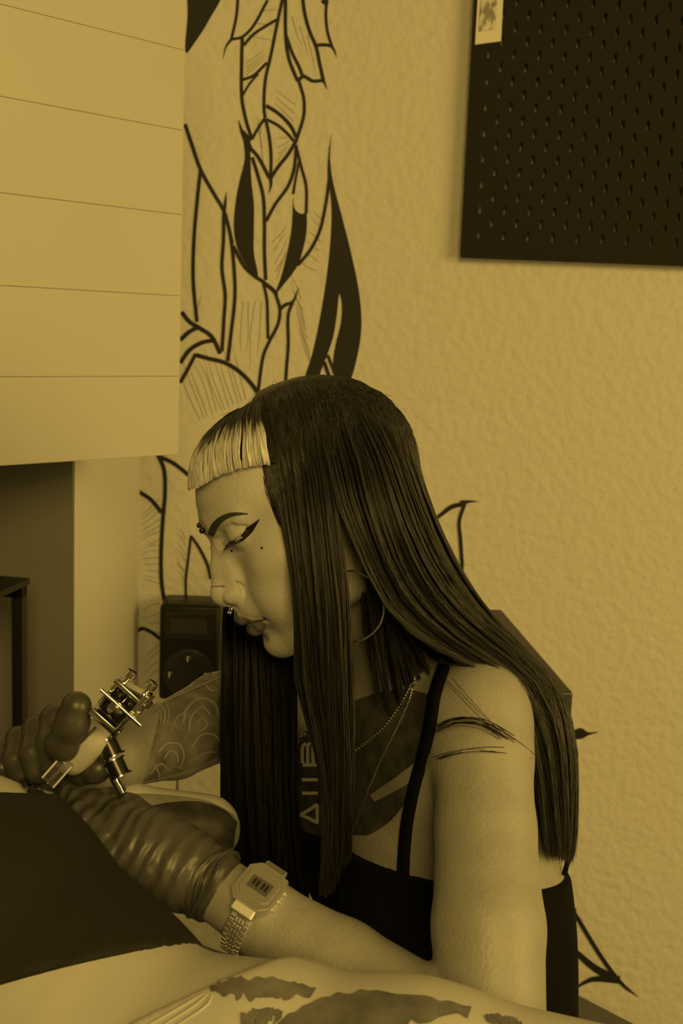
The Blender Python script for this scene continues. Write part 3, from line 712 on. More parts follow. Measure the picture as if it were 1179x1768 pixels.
# ================================================================== hair
def hair_mat(name, lo, hi, rough):
    m = mat(name, lo, rough, 0.5); nt = m.node_tree; b = nt.nodes['Principled BSDF']
    a = nt.nodes.new('ShaderNodeAttribute'); a.attribute_name = 'tone'; r = nt.nodes.new('ShaderNodeMapRange')
    r.inputs['To Min'].default_value = lo; r.inputs['To Max'].default_value = hi
    nt.links.new(a.outputs['Fac'], r.inputs[0]); nt.links.new(r.outputs[0], b.inputs['Base Color']); return m
M_hair = hair_mat('dark_hair', .005, .066, .34)
M_hairblack = hair_mat('black_hair', .0015, .005, .42); M_hairblack.node_tree.nodes['Principled BSDF'].inputs['Specular IOR Level'].default_value = .3
def bang_mat():
    m = hair_mat('two_tone_fringe', .04, .8, .42); return m
M_bang = bang_mat()
def resample(g, K): return catmull(np.array([PW(*p) for p in g]), K)
def strands_mesh(name, S, rad, material, parent, tone=None):
    n, K, _ = S.shape
    T = np.gradient(S, axis=1); T /= np.linalg.norm(T, axis=2)[..., None]+1e-12
    ref = rng.normal(size=(n, 1, 3)); u = np.cross(T, ref); u /= np.linalg.norm(u, axis=2)[..., None]+1e-12; v = np.cross(T, u)
    r = rad[:, None]*np.r_[np.linspace(.8, 1, 3), np.ones(K-6), np.linspace(1, .25, 3)][None]
    V = np.stack([S + r[..., None]*(math.cos(a)*u + math.sin(a)*v) for a in (0, 2.0944, 4.18879)], 2)      # n,K,3,3
    base = (np.arange(n)[:, None]*K + np.arange(K-1)[None])*3
    q = []
    for j in range(3):
        k = (j+1) % 3; q.append(np.stack([base+j, base+k, base+3+k, base+3+j], -1))
    Fq = np.stack(q, 2).reshape(-1, 4)
    o = mesh_obj(name, V.reshape(-1, 3), Fq, material, parent, True)
    if tone is None: tone = np.clip(rng.beta(1.3, 2.6, n), 0, 1)
    if tone.ndim == 1: tone = np.repeat(tone[:, None], K, 1)
    at = o.data.attributes.new('tone', 'FLOAT', 'POINT'); at.data.foreach_set('value', np.repeat(tone.reshape(-1), 3).astype(np.float32))
    return o
def lock(guides, n, K=18, thick=.008, clump=40, cl=.6, wob=.0025, tip=.10, raw=False, depth=None):
    G = np.stack([g if raw else resample(g, K) for g in guides])           # g,K,3
    g = len(G); u = rng.random(n)*(g-1)
    cc = np.sort(rng.random(clump))*(g-1); ci = np.abs(u[:, None]-cc[None]).argmin(1)
    t = np.linspace(0, 1, K)
    uu = u[:, None] + (cc[ci]-u)[:, None]*(cl*t**0.8)[None]
    uu = np.clip(uu, 0, g-1.0001); i = uu.astype(int); f = (uu-i)[..., None]
    kk = np.arange(K)[None].repeat(n, 0)
    im = np.clip(i-1, 0, g-1); i2 = np.clip(i+1, 0, g-1); i3 = np.clip(i+2, 0, g-1)
    p0, p1, p2, p3 = G[im, kk], G[i, kk], G[i2, kk], G[i3, kk]
    S = .5*((2*p1)+(-p0+p2)*f+(2*p0-5*p1+4*p2-p3)*f**2+(-p0+3*p1-3*p2+p3)*f**3)
    off = (rng.random(n)-.3)*thick; co = rng.normal(size=clump)*thick*.35
    prof = np.minimum(1, .25+t*3)
    dirn = (FW)[None, None]
    S = S + dirn*((off*(1-.3) + co[ci])[:, None]*prof[None])[..., None]
    ph = rng.random((n, 3))*6.28; fr = 2+rng.random((n, 3))*5; chp = rng.random((clump, 3))*6.28; chf = 2+rng.random((clump, 3))*3
    amp = wob*(.15+t)[None, :, None]
    S = S + amp*.5*np.sin(fr[:, None]*t[None, :, None]*2+ph[:, None]) + amp*.8*np.sin(chf[ci][:, None]*t[None, :, None]*2+chp[ci][:, None])
    # uneven ends
    cut = 1-tip*rng.random(n)**2
    tt = t[None]*cut[:, None]*(K-1); a = np.clip(tt.astype(int), 0, K-2); fr_ = (tt-a)[..., None]; rows = np.arange(n)[:, None]
    return S[rows, a]*(1-fr_)+S[rows, a+1]*fr_
def push_out(S, grow=4.0):                                                 # keep strands off the skull
    q = (S-HO) @ HM*1000; c = np.array([0,-8,42.0]); r = np.array([72,91,78.0])+grow
    d = (q-c)/r; L = np.linalg.norm(d, axis=2)
    q2 = c + d/np.maximum(L, 1e-6)[..., None]*r; ins = L < 1
    jit = np.broadcast_to(rng.random((len(S), 1, 1))*2.5, d.shape)*d
    q[ins] = q2[ins] + jit[ins]
    return q*.001 @ HM.T + HO
A_ = [
 [(460,704,.978),(459,726,.955),(466,770,.93),(474,830,.918),(487,900,.910),(499,960,.906),(507,1030,.905),(511,1100,.905),(510,1160,.908),(532,1240,.912),(557,1330,.915),(563,1440,.915),(556,1545,.91)],
 [(478,695,.98),(488,720,.95),(499,780,.92),(508,850,.905),(519,930,.898),(529,1010,.895),(536,1090,.895),(543,1180,.90),(558,1280,.905),(573,1400,.91),(572,1535,.91)],
 [(498,686,.985),(514,715,.95),(530,780,.915),(542,860,.9),(552,950,.892),(562,1040,.89),(567,1120,.89),(570,1220,.895),(576,1330,.9),(582,1510,.91)],
 [(515,677,.985),(542,710,.95),(564,780,.912),(578,860,.896),(590,940,.89),(600,1020,.888),(603,1100,.888),(606,1200,.89),(607,1320,.895),(600,1480,.905)]]
B_ = [
 [(515,677,.985),(545,715,.945),(568,800,.905),(583,870,.895),(608,930,.892),(642,1005,.895),(680,1065,.905),(740,1112,.915),(800,1145,.915),(862,1172,.915),(903,1230,.915),(926,1310,.915),(938,1400,.915),(946,1478,.915)],
 [(540,666,.988),(588,700,.95),(630,780,.915),(655,870,.9),(685,960,.9),(730,1040,.91),(790,1096,.92),(850,1138,.92),(908,1186,.92),(942,1260,.92),(953,1350,.92),(962,1480,.92)],
 [(555,662,.99),(618,690,.955),(668,770,.935),(700,860,.93),(735,950,.925),(790,1036,.935),(850,1091,.945),(910,1143,.945),(950,1198,.94),(970,1290,.935),(977,1390,.935),(974,1485,.935)],
 [(568,660,1.0),(640,682,.99),(698,752,.98),(733,850,.975),(773,950,.975),(826,1040,.98),(893,1116,.98),(953,1180,.975),(982,1260,.965),(990,1390,.96),(984,1480,.955)],
 [(568,661,1.01),(625,684,1.03),(685,756,1.05),(722,850,1.06),(765,950,1.05),(820,1045,1.04),(888,1120,1.03),(945,1185,1.02),(972,1265,1.01),(980,1390,1.0),(976,1470,.99)]]
D_ = [
 [(450,720,1.030),(425,800,1.060),(405,900,1.072),(392,980,1.068),(385,1050,1.043),(383,1130,1.020),(383,1230,1.015),(384,1350,1.010),(392,1505,1.005)],
 [(470,705,1.030),(450,800,1.070),(432,900,1.078),(428,1000,1.070),(425,1100,1.030),(425,1200,1.020),(426,1350,1.010),(434,1545,1.005)],
 [(490,690,1.030),(480,800,1.075),(465,900,1.080),(465,1000,1.075),(468,1100,1.035),(472,1220,1.025),(475,1360,1.015),(482,1565,1.005)],
 [(510,680,1.020),(510,800,1.075),(500,900,1.080),(505,1000,1.075),(512,1100,1.035),(511,1230,1.025),(511,1370,1.015),(520,1480,1.015),(545,1680,1.005)]]
F_ = [
 [(612,915,.915),(622,980,.925),(628,1050,.93),(633,1120,.94),(640,1190,.945)],
 [(622,930,.915),(640,1000,.925),(655,1080,.935),(668,1160,.945),(682,1260,.95)],
 [(640,960,.92),(668,1040,.935),(690,1110,.945),(712,1180,.95),(725,1250,.955)],
 [(660,1000,.93),(700,1065,.945),(735,1110,.955),(765,1150,.955),(772,1200,.945)],
 [(690,1040,.94),(740,1095,.955),(790,1130,.96),(830,1150,.955),(850,1165,.95)]]
hair = mesh_obj('hair', *blend([he((0,-8,42),(72,91,78),1), he((0,24,52),(60,65,50),20)], .003, inflate=.0028,
    cut=lambda X, Y, Z: (((X-HO[0])*HM[0,1]+(Y-HO[1])*HM[1,1]+(Z-HO[2])*HM[2,1])*.62 - ((X-HO[0])*HM[0,2]+(Y-HO[1])*HM[1,2]+(Z-HO[2])*HM[2,2])*.78 + .034).astype(np.float32)), M_hairblack, artist, True)
SA = push_out(lock(A_, 4600, clump=130, cl=.4, thick=.012)); SB = push_out(lock(B_, 9000, clump=220, cl=.4, thick=.016, tip=.2)); SD = lock(D_, 3600, clump=50, cl=.3, thick=.03)
SF = lock(F_, 1300, clump=24, thick=.016, tip=.3)
def underlay(name, guides, off, material):
    G = np.stack([resample(g, 24) for g in guides]); n = 4*(len(G)-1)+1
    W = np.stack([catmull(G[:, k], n) for k in range(23)], 1) + FW*off*np.minimum(1, np.arange(23)/6)[None, :, None]
    Fc = [(i*23+k, (i+1)*23+k, (i+1)*23+k+1, i*23+k+1) for i in range(n-1) for k in range(22)]
    return mesh_obj(name, push_out(W, 3.0).reshape(-1, 3), Fc, material, hair, True)
rr = lambda n: rng.uniform(.00020, .00036, n)
strands_mesh('front_lock', SA, rr(len(SA)), M_hair, hair)
strands_mesh('back_hair', SB, rr(len(SB)), M_hair, hair)
strands_mesh('far_lock', SD, rr(len(SD)), M_hairblack, hair)
strands_mesh('neck_lock', SF, rr(len(SF)), M_hair, hair)
# a few loose strands over the shoulder
LS = [[(752,1262,.87),(780,1248,.862),(830,1250,.858),(875,1275,.865),(920,1315,.89)], [(752,1310,.868),(800,1297,.858),(850,1295,.855),(905,1302,.875)], [(770,1170,.90),(810,1210,.87),(870,1270,.865),(925,1330,.90)]]
for g_, n_ in ((LS[0], 16), (LS[1], 7), (LS[2], 3)):
    S_ = np.stack([resample(g_, 14)]*n_) + rng.normal(size=(n_, 1, 3))*.0016
    strands_mesh('loose_strand', S_ + np.linspace(0, 1, 14)[None, :, None]*rng.normal(size=(n_, 1, 3))*.003, rng.uniform(.0002, .0003, n_), M_hairblack, hair)
# flyaways above the parting
fl = []
for i in range(46):
    x = rng.uniform(395, 640); y = 738-((x-395)*.75 if x < 480 else 64+ (x-480)*.10 if x < 560 else 72-(x-560)*.22)
    dx, dy = rng.normal(0, 26), -abs(rng.normal(0, 10)); fl.append(resample([(x, y+6, .985), (x+dx*.4, y+dy, .985+rng.normal(0,.01)), (x+dx, y+dy*.3+4, .985+rng.normal(0,.015))], 12))
strands_mesh('flyaways', np.array(fl), np.full(len(fl), .00017), M_hairblack, hair)
# blonde fringe with dark roots, cut straight: one half laid on the brow, the other half mirrored
gl = []
for top_, mid_, low_ in (((455,705),(462,760),(470,806)), ((447,706),(443,760),(446,808)), ((436,710),(425,762),(424,812)), ((424,716),(404,768),(402,818)), ((412,723),(382,775),(378,829)), ((402,730),(364,785),(356,842))):
    pts = []
    for (x, y), lift in ((top_, 7), (((top_[0]+mid_[0])/2-3, (top_[1]+mid_[1])/2), 8.5), (mid_, 8.5), (((mid_[0]+low_[0])/2-1, (mid_[1]+low_[1])/2), 8), (low_, 6.5)):
        p, n_ = hit(BV, x, y)
        if p is None: p = PW(x, y, .985); n_ = -FW
        pts.append(((p+n_*lift*.001-HO) @ HM))
    gl.append(catmull(np.array(pts), 18))
g0 = gl[-1].copy(); g0[:, 0] = 0.0; g0[:, 1] += .004
full = gl + [g0] + [q*np.array([-1, 1, 1]) for q in gl[::-1]]
full = [q @ HM.T + HO for q in full]
SE = lock(full, 2300, K=18, thick=.003, clump=120, cl=.25, wob=.0006, tip=.02, raw=True)
SE = push_out(SE, 2.0)
tt_ = np.linspace(0, 1, 18)[None]; root = rng.uniform(.30, .58, (len(SE), 1)); tone = np.clip((tt_-root)/.10, 0, 1)*rng.uniform(.7, 1, (len(SE), 1))
strands_mesh('fringe', SE, rng.uniform(.0003, .0005, len(SE)), M_bang, hair, tone)

for g_, of_ in ((A_, .010), (B_, .016), (D_, .018)): underlay('hair_underlayer', g_, of_, M_hairblack)
# ================================================================== client lying in front, and the couch
M_cskin = mat('client_skin', 0.46, 0.5, 0.4, sss=0.15, var=(25, .03))
M_rib = mat('ribbed_dark_knit', 0.014, 0.75, 0.25, wave=(250, .22, .0006, (0.0, 0.5, 0.55), .6))
client = empty('person', (-.05, .80, .76), 'reclining client in a dark ribbed crop top and blotched pale trousers', 'person')
C1 = PW(-66,1604,.80); C2 = PW(118,1762,.765); C3 = PW(262,1862,.735); C4 = PW(430,1905,.715); C5 = PW(700,1968,.69); C6 = PW(1010,2065,.665)
C0 = PW(-230,1452,.86)
upper = [cone(C0, C1, .085, .098, .02), cone(C1, C2, .098, .084, .02), cone(C2, C3, .084, .0755, .02), ell(PW(-60,1570,.79), (.062,.062,.055), None, .03)]
hips = [cone(C3, C4, .0755, .079, .02), cone(C4, C5, .079, .083, .02), cone(C5, C6, .083, .088, .02)]
carm = chain([PW(-120,1420,.95), PW(60,1405,.94), PW(210,1418,.94), PW(355,1432,.955)], [.04,.034,.030,.0285], .01)
chead = [ell(PW(-560,1380,1.02), (.095,.075,.085), None, .01), cone(PW(-560,1400,1.02), C0, .05, .055, .02)]
cv, cf = blend(upper+hips+carm+chead, .0042, smooth_it=2)
cbody = mesh_obj('body', cv, cf, M_cskin, client, True); CBV = bvh_of(cv, cf)
def plane_cut(a, b, c, keep):
    n = np.cross(b-a, c-a); n /= np.linalg.norm(n)
    if (np.asarray(keep)-a) @ n > 0: n = -n
    return lambda X, Y, Z: ((X-a[0])*n[0]+(Y-a[1])*n[1]+(Z-a[2])*n[2]).astype(np.float32)
hem = plane_cut(PW(0,1705,.70), PW(205,1641,.70), PW(312,1640,.76), C1)
nk = plane_cut(PW(-60,1366,.74), PW(70,1370,.80), PW(40,1370,.70), C2)
tv, tfc = blend(upper, .0034, inflate=.0045, cut=lambda X, Y, Z: np.maximum(hem(X, Y, Z), nk(X, Y, Z)))
ctop = mesh_obj('crop_top', tv, tfc, M_rib, client, True)
o = ribbon_on(CBV, [(74,1392),(55,1366),(36,1340),(12,1318),(-20,1305)], [22,17,15,15,15], 'shoulder_strap', M_rib, ctop, .003)
o.modifiers.new('thick', 'SOLIDIFY').thickness = .0025
# blotched trousers
M_tr = mat('blotched_cotton', 0.55, 0.8, 0.2)
wst = plane_cut(PW(215,1772,.68), PW(300,1728,.68), PW(425,1690,.745), C6)
pv, pf = blend(hips+upper[2:3], .0036, inflate=.0045, cut=wst)
tro = mesh_obj('trousers', pv, pf, M_tr, client, True); TBV = bvh_of(pv, pf)
M_blot = mat('dark_dye', .17, .8, .2, var=(50, .35))
def jag(c, amp, n=26):
    c = catmull(np.array(c, float), n); c[:, 1] += rng.normal(0, amp, n); c[:, 0] += rng.normal(0, amp*.6, n); return c
for ta, tb in (([(358,1699),(395,1690),(450,1689),(500,1696),(545,1706)], [(366,1710),(400,1722),(450,1722),(500,1728),(535,1720)]),
               ([(500,1752),(560,1722),(640,1710),(700,1718),(760,1727),(812,1738)], [(470,1785),(560,1785),(640,1785),(700,1768),(750,1766),(806,1750)]),
               ([(835,1752),(862,1752),(890,1760),(905,1768)], [(842,1762),(862,1775),(880,1785),(900,1785)]), ([(415,1752),(450,1742),(490,1745)], [(412,1775),(450,1768),(486,1762)])):
    patch_on(TBV, jag(ta, 2.2), jag(tb, 5.0), 60, 6, 'dye_blotch', M_blot, tro, .0005)
for k in range(3):                                                          # gathered folds below the waistband
    s_ = k*24
    f_ = ribbon_on(TBV, [(215+s_,1795),(268+s_,1764),(320+s_*.8,1734),(352+s_*.3,1716)], [2,4,4,1], 'waist_fold', M_tr, tro, .0008)
    f_.modifiers.new('thick', 'SOLIDIFY').thickness = .001
# dark tattoo on the client's arm, and the strip of tape
patch_on(CBV, [(216,1371),(260,1371),(310,1375),(360,1384),(400,1405),(414,1425)], [(222,1470),(262,1480),(310,1485),(350,1488),(385,1485),(410,1462)], 30, 14, 'arm_tattoo_shading', mat('grey_ink', .17, .5, .3, var=(40,.4)), client, .0004)
patch_on(CBV, [(258,1392),(300,1385),(345,1385),(385,1398),(408,1420)], [(262,1412),(300,1428),(340,1452),(378,1468),(402,1462)], 30, 10, 'arm_tattoo', mat('tattoo_ink', .03, .5, .3, var=(70,.6)), client, .0006)
patch_on(CBV, [(190,1370),(200,1374),(206,1385),(207,1404)], [(204,1370),(212,1376),(216,1390),(215,1404)], 10, 4, 'tape_strip', M_paper, client, .0010)
# couch
zc = C2[2]-.076
ax_ = np.array([.90,-.43,0]); ax_ /= np.linalg.norm(ax_); ay_ = np.array([-ax_[1], ax_[0], 0]); Rk = np.stack([ax_, ay_, np.array([0,0,1.0])], 1)
edge = np.array([-.10, .955, 0]); cc = edge - ay_*.29 - ax_*.06
couch = empty('treatment_couch', (cc[0], cc[1], 0), 'padded treatment couch covered in a stained pale sheet under the client', 'couch')
MB().box((cc[0], cc[1], zc-.045), (1.16, .58, .07), Rk, bev=.02).build('padding', mat('dark_vinyl', .03, .4, .4), couch, True)
M_sheet = mat('stained_sheet', .55, .8, .2)
nt = M_sheet.node_tree; tc = nt.nodes.new('ShaderNodeTexCoord'); n1 = nt.nodes.new('ShaderNodeTexNoise'); n1.inputs['Scale'].default_value = 32; n1.inputs['Detail'].default_value = 4
nt.links.new(tc.outputs['Object'], n1.inputs['Vector']); cr = nt.nodes.new('ShaderNodeValToRGB'); cr.color_ramp.elements[0].position = .30; cr.color_ramp.elements[0].color = (.06,.06,.06,1); cr.color_ramp.elements[1].position = .42; cr.color_ramp.elements[1].color = (.52,.52,.52,1)
nt.links.new(n1.outputs[0], cr.inputs[0]); nt.links.new(cr.outputs[0], nt.nodes['Principled BSDF'].inputs['Base Color'])
gx, gy = 90, 36; V_ = []
for i in range(gx+1):
    for j in range(gy+1):
        a, b = (i/gx-.5)*1.12, (j/gy-.5)*.56
        V_.append(np.array([cc[0],cc[1],0])+ax_*a+ay_*b+np.array([0,0,zc-.006+.0022*math.sin(a*37+b*22)*math.sin(b*40-a*9)+.0012*math.sin(a*90-b*55)]))
F_ = [(i*(gy+1)+j, (i+1)*(gy+1)+j, (i+1)*(gy+1)+j+1, i*(gy+1)+j+1) for i in range(gx) for j in range(gy)]
so = mesh_obj('sheet', V_, F_, M_sheet, couch, True); so.modifiers.new('t', 'SOLIDIFY').thickness = .001
for sx in (-1, 1):
    for sy in (-1, 1):
        q = cc + ax_*sx*.5 + ay_*sy*.22; MB().box((q[0], q[1], (zc-.08)/2), (.04, .04, zc-.08), Rk, bev=.003).build('leg', M_blackmetal, couch)
# ================================================================== gloves
M_glove = mat('black_nitrile', .055, .36, .5, bump=(230, .25, .0008))
M_gloveL = mat('black_nitrile_creased', .075, .38, .5)
nt = M_gloveL.node_tree; tc = nt.nodes.new('ShaderNodeTexCoord'); mp = nt.nodes.new('ShaderNodeMapping')
axw = PW(180,1420,.89)-PW(350,1520,.868); axw /= np.linalg.norm(axw)
mp.inputs['Rotation'].default_value = tuple(Vector(axw).rotation_difference(Vector((1,0,0))).to_euler())
wv = nt.nodes.new('ShaderNodeTexWave'); wv.inputs['Scale'].default_value = 28; wv.inputs['Distortion'].default_value = 5; wv.inputs['Detail'].default_value = 2; wv.inputs['Detail Scale'].default_value = 1.2
nt.links.new(tc.outputs['Object'], mp.inputs[0]); nt.links.new(mp.outputs[0], wv.inputs['Vector'])
bp = nt.nodes.new('ShaderNodeBump'); bp.inputs['Strength'].default_value = .55; bp.inputs['Distance'].default_value = .0025
nt.links.new(wv.outputs[1], bp.inputs['Height']); nt.links.new(bp.outputs[0], nt.nodes['Principled BSDF'].inputs['Normal'])
hl = chain([PW(366,1527,.868), PW(318,1500,.872), PW(262,1468,.877)], [.0262,.0285,.029], .006)
hl += [cone(PW(300,1478,.885), PW(212,1428,.892), .024, .021, .012), cone(PW(300,1512,.866), PW(225,1478,.868), .022, .019, .012), cone(PW(262,1468,.877), PW(205,1440,.882), .026, .020, .010)]
for pts, r in (([(212,1412,.90),(165,1392,.905),(128,1372,.918),(98,1352,.93)], .0105), ([(208,1432,.89),(168,1415,.893),(132,1392,.905),(112,1372,.915)], .0108),
               ([(212,1456,.877),(178,1446,.872),(150,1424,.88),(132,1402,.89)], .0104), ([(226,1482,.866),(200,1482,.860),(176,1466,.863),(160,1446,.872)], .0095), ([(275,1432,.90),(225,1398,.915),(180,1380,.925),(150,1372,.93)], .0115)):
    hl += chain([PW(*p) for p in pts], [r*1.1, r, r*.95, r*.85], .005)
gv, gf = blend(hl, .0016, smooth_it=2)
gl_ = mesh_obj('glove', gv, gf, M_gloveL, artist, True)
# rolled cuff
aw = PW(318,1500,.872)-PW(400,1552,.860); aw /= np.linalg.norm(aw)
for k in range(4):
    c = PW(372-6*k,1531-4*k,.868); rr_ = .0268+.0006*math.sin(k*2.1)
    u = np.cross(aw, [0,0,1.0]); u /= np.linalg.norm(u); v = np.cross(aw, u)
    th = np.linspace(0, 2*math.pi, 49)
    MB().tube([c+(rr_+.0011*math.sin(5*t+k*1.7))*(math.cos(t)*u+math.sin(t)*v)+aw*.0022*math.sin(3*t+k) for t in th], .0021-.0003*k, 7, cap=False).build('cuff_roll', M_glove, gl_, True)
# right hand closed round the machine
hr = [ell(PW(95,1305,.935), (.034,.026,.030), None, .01), cone(PW(205,1306,.945), PW(110,1300,.935), .0265, .030, .012)]
hr += chain([PW(90,1312,.915), PW(110,1284,.882), PW(124,1250,.874), PW(132,1220,.872)], [.0145,.0125,.0125,.0115], .005)
for pts, r in (([(118,1248,.93),(94,1240,.905),(86,1280,.893),(88,1322,.892)], .0098), ([(92,1262,.935),(62,1258,.91),(56,1298,.897),(62,1334,.895)], .0096), ([(62,1282,.94),(32,1276,.918),(26,1310,.905),(36,1342,.905)], .0092),
               ([(30,1302,.945),(6,1300,.928),(4,1325,.92),(14,1350,.92)], .0085), ([(120,1330,.93),(145,1330,.91),(165,1328,.902),(172,1327,.90)], .0105)):
    hr += chain([PW(*p) for p in pts], [r*1.15, r*1.05, r, r*.92], .004)
gv, gf = blend(hr, .0015, smooth_it=2)
mesh_obj('glove', gv, gf, M_glove, artist, True)

# ================================================================== tattoo machine
M_chrome = mat('chrome', .8, .12, .5, metal=1.0); M_brass = mat('brass', .62, .2, .5, metal=1.0)
M_grip = mat('pale_grip_wrap', .42, .6, .3, bump=(90,.2,.001)); M_clear = mat('clear_plastic', .9, .03, .5, trans=.95); M_coil = mat('black_coil', .012, .25, .6)
tip = PW(84,1350,.885); gA = PW(116,1314,.898); gB = PW(172,1260,.888); frA = PW(178,1250,.872); frB = PW(238,1176,.868)
mach = empty('tattoo_machine', tip, 'shiny metal coil tattoo machine with clear tip held in the gloved hand', 'tattoo machine')
dm = frB-tip; dm /= np.linalg.norm(dm); sm = np.cross(dm, FW); sm /= np.linalg.norm(sm); nm = np.cross(sm, dm); Rm_ = np.stack([dm, sm, nm], 1)
L_ = np.linalg.norm(gB-gA)
MB().lathe(gA-dm*.004, gB, [(0,.008),(.004,.0135),(.010,.0145),(L_*.55,.0152),(L_*.85,.0145),(L_+.002,.0125),(L_+.006,.0075)], 28).build('grip', M_grip, mach, True)
MB().box(tip+dm*.012, (.024,.0125,.0105), Rm_, bev=.002).build('clear_tip', M_clear, mach, True)
MB().tube([tip-dm*.002, tip+dm*.012, gA+dm*.004], [.0006,.0012,.0016], 8).build('needle', M_chrome, mach, True)
for s in (-1, 1): MB().box(tip+dm*.013+sm*s*.0056-nm*.0054, (.022,.0014,.0012), Rm_).build('tip_rib', M_paper, mach)
MB().tube([gA-nm*.017+dm*.0+sm*.002, (gA+gB)/2-nm*.0175+sm*.003, gB-nm*.015+dm*.006+sm*.003], .0012, 8).build('needle_bar', M_chrome, mach, True)
fl = np.linalg.norm(frB-frA)
def fp(a, b, c): return frA + dm*a + sm*b + nm*c                            # frame coordinates: along, across, towards the lens is -c
MB().box(fp(fl*.5,-.011,0), (fl*1.0,.004,.014), Rm_, bev=.001).build('frame_back', M_chrome, mach, True)
MB().box(fp(.004,.0,0), (.006,.028,.014), Rm_, bev=.001).build('frame_base', M_brass, mach, True)
MB().box(fp(fl*.55,.012,0), (fl*.55,.0035,.012), Rm_, bev=.001).build('frame_front', M_chrome, mach, True)
MB().box(fp(fl*.80,.0,0), (.004,.030,.013), Rm_, bev=.001).build('armature_bar', M_brass, mach, True)
MB().box(fp(fl*.90,-.003,-.001), (.0016,.026,.010), Rm_ @ rotz(14)).build('spring', M_chrome, mach)
for a_, b_ in ((fl*.92,.009),(fl*.72,-.014),(fl*1.02,-.008)):
    b0 = MB().lathe(fp(a_-.004,b_,-.002), fp(a_+.012,b_,-.002), [(0,.0022),(.007,.0022),(.0072,.0042),(.012,.0042),(.0122,.002)], 14).build('contact_screw', M_chrome, mach, True)
MB().lathe(fp(fl*.45,.0,-.012), fp(fl*.45,.0,.012), [(0,.003),(.002,.0062),(.006,.0062),(.0062,.0035),(.018,.0035),(.0182,.0062),(.022,.0062)], 18).build('thumb_screw', M_brass, mach, True)
MB().tube([fp(fl*.55,-.022,-.010), fp(fl*.55,.018,-.010)], .0016, 8).build('cross_pin', M_gold, mach, True)
cA = PW(178,1262,.895); 
for k, (x, y) in enumerate(((184,1278),(196,1312))):
    c = PW(x, y, .892); d2 = PW(x+12, y+26, .890)-c; d2 /= np.linalg.norm(d2)
    co = MB().lathe(c, c+d2, [(0,.0088),(.0012,.0088),(.0013,.0072),(.0125,.0072),(.0127,.0088),(.014,.0088)], 20).build('coil', M_coil, mach, True)
    for s in (0,.0135): MB().lathe(c+d2*s, c+d2*(s+.001), [(0,.0091),(.0007,.0091)], 20).build('coil_washer', M_chrome, co, True)
MB().box(PW(200,1345,.895), (.024,.006,.012), np.stack([d2, np.cross(d2, FW), FW], 1), bev=.001).build('yoke', M_chrome, mach, True)
MB().tube(catmull([PW(208,1355,.90), PW(214,1400,.95), PW(250,1420,1.02), PW(300,1390,1.10), PW(306,1340,1.2), PW(312,1260,1.5), PW(325,1205,1.86)], 40), .0016, 8).build('cable', M_coil, mach, True)

# ================================================================== wristwatch
M_watch = mat('gold_steel', .9, .45, .5, metal=1.0); M_dial = mat('watch_dial', .22, .35, .5); M_lcd = mat('watch_lcd', .10, .12, .6); M_seg = mat('lcd_segment', .02, .4, .3)
pw, nw = hit(BV, 447, 1540)
aw2 = PW(372,1532,.868)-PW(585,1675,.832); aw2 /= np.linalg.norm(aw2); nw = nw-aw2*(nw @ aw2); nw /= np.linalg.norm(nw); tw = np.cross(nw, aw2); tw = tw if tw[2] < 0 else -tw
def wpt(a, b, c): return pw + aw2*a + tw*b + nw*c                           # along the arm, down round the wrist, outward
def octa(ha, hb, cut, z0, z1):
    o8 = [(-ha+cut,-hb),(ha-cut,-hb),(ha,-hb+cut),(ha,hb-cut),(ha-cut,hb),(-ha+cut,hb),(-ha,hb-cut),(-ha,-hb+cut)]
    return MB().prism([wpt(a, b, z0) for a, b in o8], nw*(z1-z0))
case = octa(.0165,.0178,.0065,-.001,.0062).build('wristwatch', M_watch, artist)
octa(.0150,.0160,.0058,.0062,.0070).build('bezel', M_dial, case)
octa(.0125,.0112,.0035,.0070,.0076).build('bezel_ring', M_watch, case)
octa(.0115,.0102,.003,.0076,.0079).build('dial', M_dial, case)
MB().prism([wpt(a, b, .0079) for a, b in ((-.0085,-.0055),(.0085,-.0055),(.0085,.0050),(-.0085,.0050))], nw*.0004).build('display', M_lcd, case)
for a_ in (-.0052,-.0022,.0022,.0052):
    MB().prism([wpt(a_+x, y, .0083) for x, y in ((-.0009,-.0032),(.0009,-.0032),(.0009,.0022),(-.0009,.0022))], nw*.0002).build('digit', M_seg, case)
for b_ in (-.008, 0, .008): MB().lathe(wpt(-.0163,b_,.003), wpt(-.02,b_,.003), [(0,.0014),(.002,.0014),(.0023,.001)], 10).build('button', M_watch, case)
for sgn in (1, -1):
    MB().box(wpt(0,sgn*.0195,.0022), (.018,.008,.005), np.stack([aw2, tw, nw], 1) @ rotx(-sgn*16), bev=.001).build('lug', M_watch, case)
Rw = .0300; cw = pw - nw*Rw
for k in range(17):
    for sgn in (1, -1):
        th = sgn*(math.radians(42)+k*math.radians(8.2))
        if abs(th) > math.pi: continue
        dn = nw*math.cos(th)+tw*math.sin(th); dt = -nw*math.sin(th)+tw*math.cos(th); Rl = np.stack([aw2, dt, dn], 1)
        c = cw + dn*(Rw+.0016); wd = .0085-.0012*min(1, k/12)
        mb = MB()
        for x, ww in ((-wd*.72,.0040),(wd*.72,.0040)): mb.box(c+aw2*x, (ww,.0036,.0022), Rl, bev=.0004)
        for x in (-.0026, 0, .0026): mb.box(c+aw2*x+dt*.0021, (.0021,.0034,.0022), Rl, bev=.0004)
        mb.build('bracelet_link', M_watch, case)

